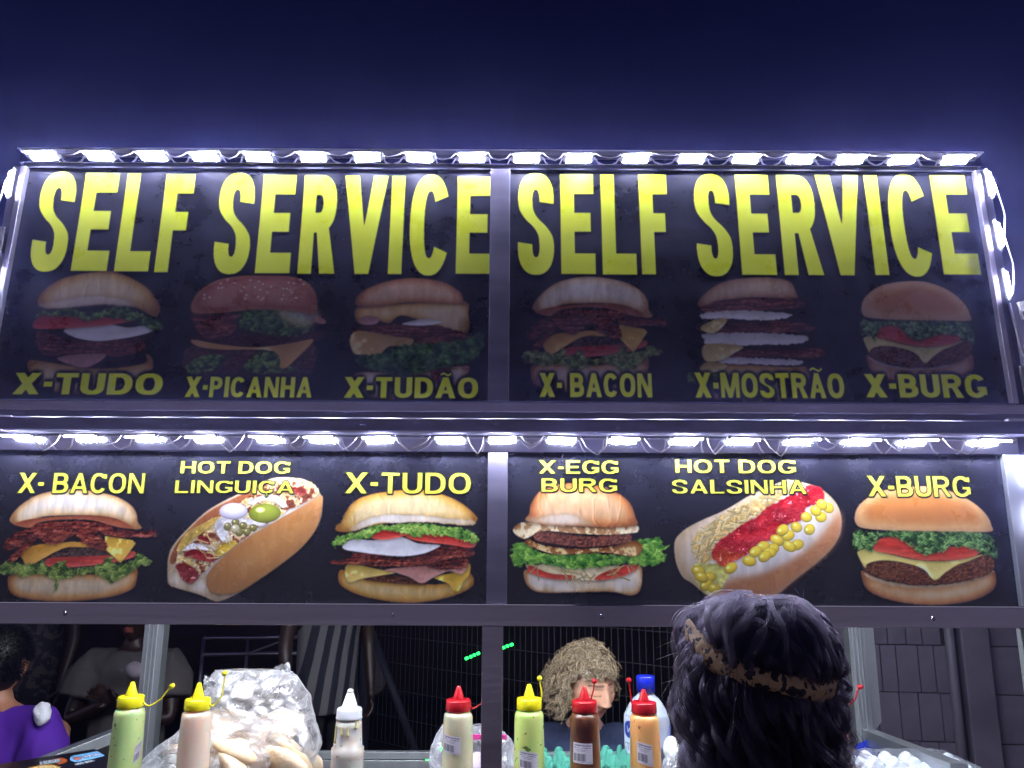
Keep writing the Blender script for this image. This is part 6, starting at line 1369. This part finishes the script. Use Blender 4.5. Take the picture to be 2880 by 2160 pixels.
nk = at(92, 1541, PY - .10); tag(MB().ball((0, 0, 0), (.030, .026, .038), 20, 14, lambda q: q * (1 + .22 * noise.noise(q * 42))).build('paper_napkin', mat('paper', (232, 232, 238), .8), None, False), 'crumpled white paper napkin in the hand of the person in purple', 'napkin').location = nk
# ---- dim people further back
WY = 1.85; w0 = at(289, 1420, WY); wdz = w0[2] - 1.40
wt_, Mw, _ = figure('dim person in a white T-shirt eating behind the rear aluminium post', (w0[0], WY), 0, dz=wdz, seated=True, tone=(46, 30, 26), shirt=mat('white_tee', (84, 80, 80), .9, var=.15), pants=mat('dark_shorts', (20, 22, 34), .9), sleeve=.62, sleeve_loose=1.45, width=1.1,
    LA=[(-.185, 0, 1.375), (-.23, -.08, 1.13), (-.04, -.20, 1.22), (.8, -.3, .5), (0, -1, 0)], RA=[(.185, 0, 1.375), (.23, -.08, 1.13), (.05, -.20, 1.24), (-.8, -.3, .5), (0, -1, 0)])
short_hair(wt_, Mw, 5, blackh); stool(w0[0], WY, max(.3, .80 + wdz), 'dark red plastic stool under the person in the white T-shirt')
f0 = at(293, 1447, WY - .24); tag(MB().ball((0, 0, 0), (.045, .03, .035), 18, 12, lambda q: q * (1 + .2 * noise.noise(q * 30))).build('wrapped_snack', mat('snack_paper', (150, 140, 150), .8), None, True), 'snack in a paper napkin held by the person in the white T-shirt', 'snack').location = f0
def cloth_pattern(name, a, b, kind):
    m = mat(name, a, .85); nt = m.node_tree; N = nt.nodes.new; L = nt.links.new; tc = N('ShaderNodeTexCoord'); rp = N('ShaderNodeValToRGB')
    if kind == 'stripes':
        w = N('ShaderNodeTexWave'); w.inputs['Scale'].default_value = 4.6; w.inputs['Distortion'].default_value = .4; mp_ = N('ShaderNodeMapping'); mp_.inputs['Rotation'].default_value = (0, math.radians(-8), 0); L(tc.outputs['Object'], mp_.inputs[0]); L(mp_.outputs[0], w.inputs[0]); L(w.outputs['Fac'], rp.inputs[0]); p0_, p1_ = .47, .53
    else:
        w = N('ShaderNodeTexNoise'); w.inputs['Scale'].default_value = 16; w.inputs['Detail'].default_value = 2; w.inputs['Distortion'].default_value = 1.4; L(tc.outputs['Object'], w.inputs[0]); L(w.outputs[0], rp.inputs[0]); p0_, p1_ = .50, .53
    rp.color_ramp.elements[0].position = p0_; rp.color_ramp.elements[0].color = srgb(*a); rp.color_ramp.elements[1].position = p1_; rp.color_ramp.elements[1].color = srgb(*b); L(rp.outputs[0], nt.nodes['Principled BSDF'].inputs['Base Color']); return m
s0 = at(704, 1500, 2.1)
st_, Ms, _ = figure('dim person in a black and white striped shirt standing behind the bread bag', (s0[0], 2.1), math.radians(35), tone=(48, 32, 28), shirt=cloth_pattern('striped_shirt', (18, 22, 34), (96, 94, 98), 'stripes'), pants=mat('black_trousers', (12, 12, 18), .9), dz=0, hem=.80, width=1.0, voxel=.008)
short_hair(st_, Ms, 6, blackh, n_=1500)
s1 = at(52, 1450, 2.3)
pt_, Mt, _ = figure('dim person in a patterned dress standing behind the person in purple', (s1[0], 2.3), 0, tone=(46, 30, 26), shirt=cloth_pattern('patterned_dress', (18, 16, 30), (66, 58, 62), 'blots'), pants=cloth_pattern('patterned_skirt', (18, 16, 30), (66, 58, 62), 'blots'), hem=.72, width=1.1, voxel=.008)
short_hair(pt_, Mt, 8, blackh, n_=1500)
cb = at(808, 1455, 4.9); tag(MB().ball((0, 0, 0), (.10, .05, .17), 24, 16, lambda q: Vector((q.x * (1 - q.z * 1.6), q.y, q.z)) * (1 + .12 * noise.noise(q * 9))).build('cloth_bag', mat('cotton_bag', (170, 166, 160), .9), None, True), 'pale cloth bag hanging behind the wire fence beside the slanting brace', 'bag').location = cb
# ================================================================ volume box added to imitate lens bloom and veil round the lamps
def bloom_haze():
    m = bpy.data.materials.new('bloom_volume'); m.use_nodes = True; nt = m.node_tree; nt.nodes.clear()
    out = nt.nodes.new('ShaderNodeOutputMaterial'); v = nt.nodes.new('ShaderNodeVolumePrincipled'); v.inputs['Density'].default_value = BLOOM_HAZE; v.inputs['Color'].default_value = (.40, .43, 1, 1); v.inputs['Anisotropy'].default_value = .92
    nt.links.new(v.outputs[0], out.inputs['Volume'])
    tag(MB().box(-16.5, 16.5, -14.5, 18.5, -1.1, 3.3).build('bloom_haze', m), kind='stuff')
bloom_haze()
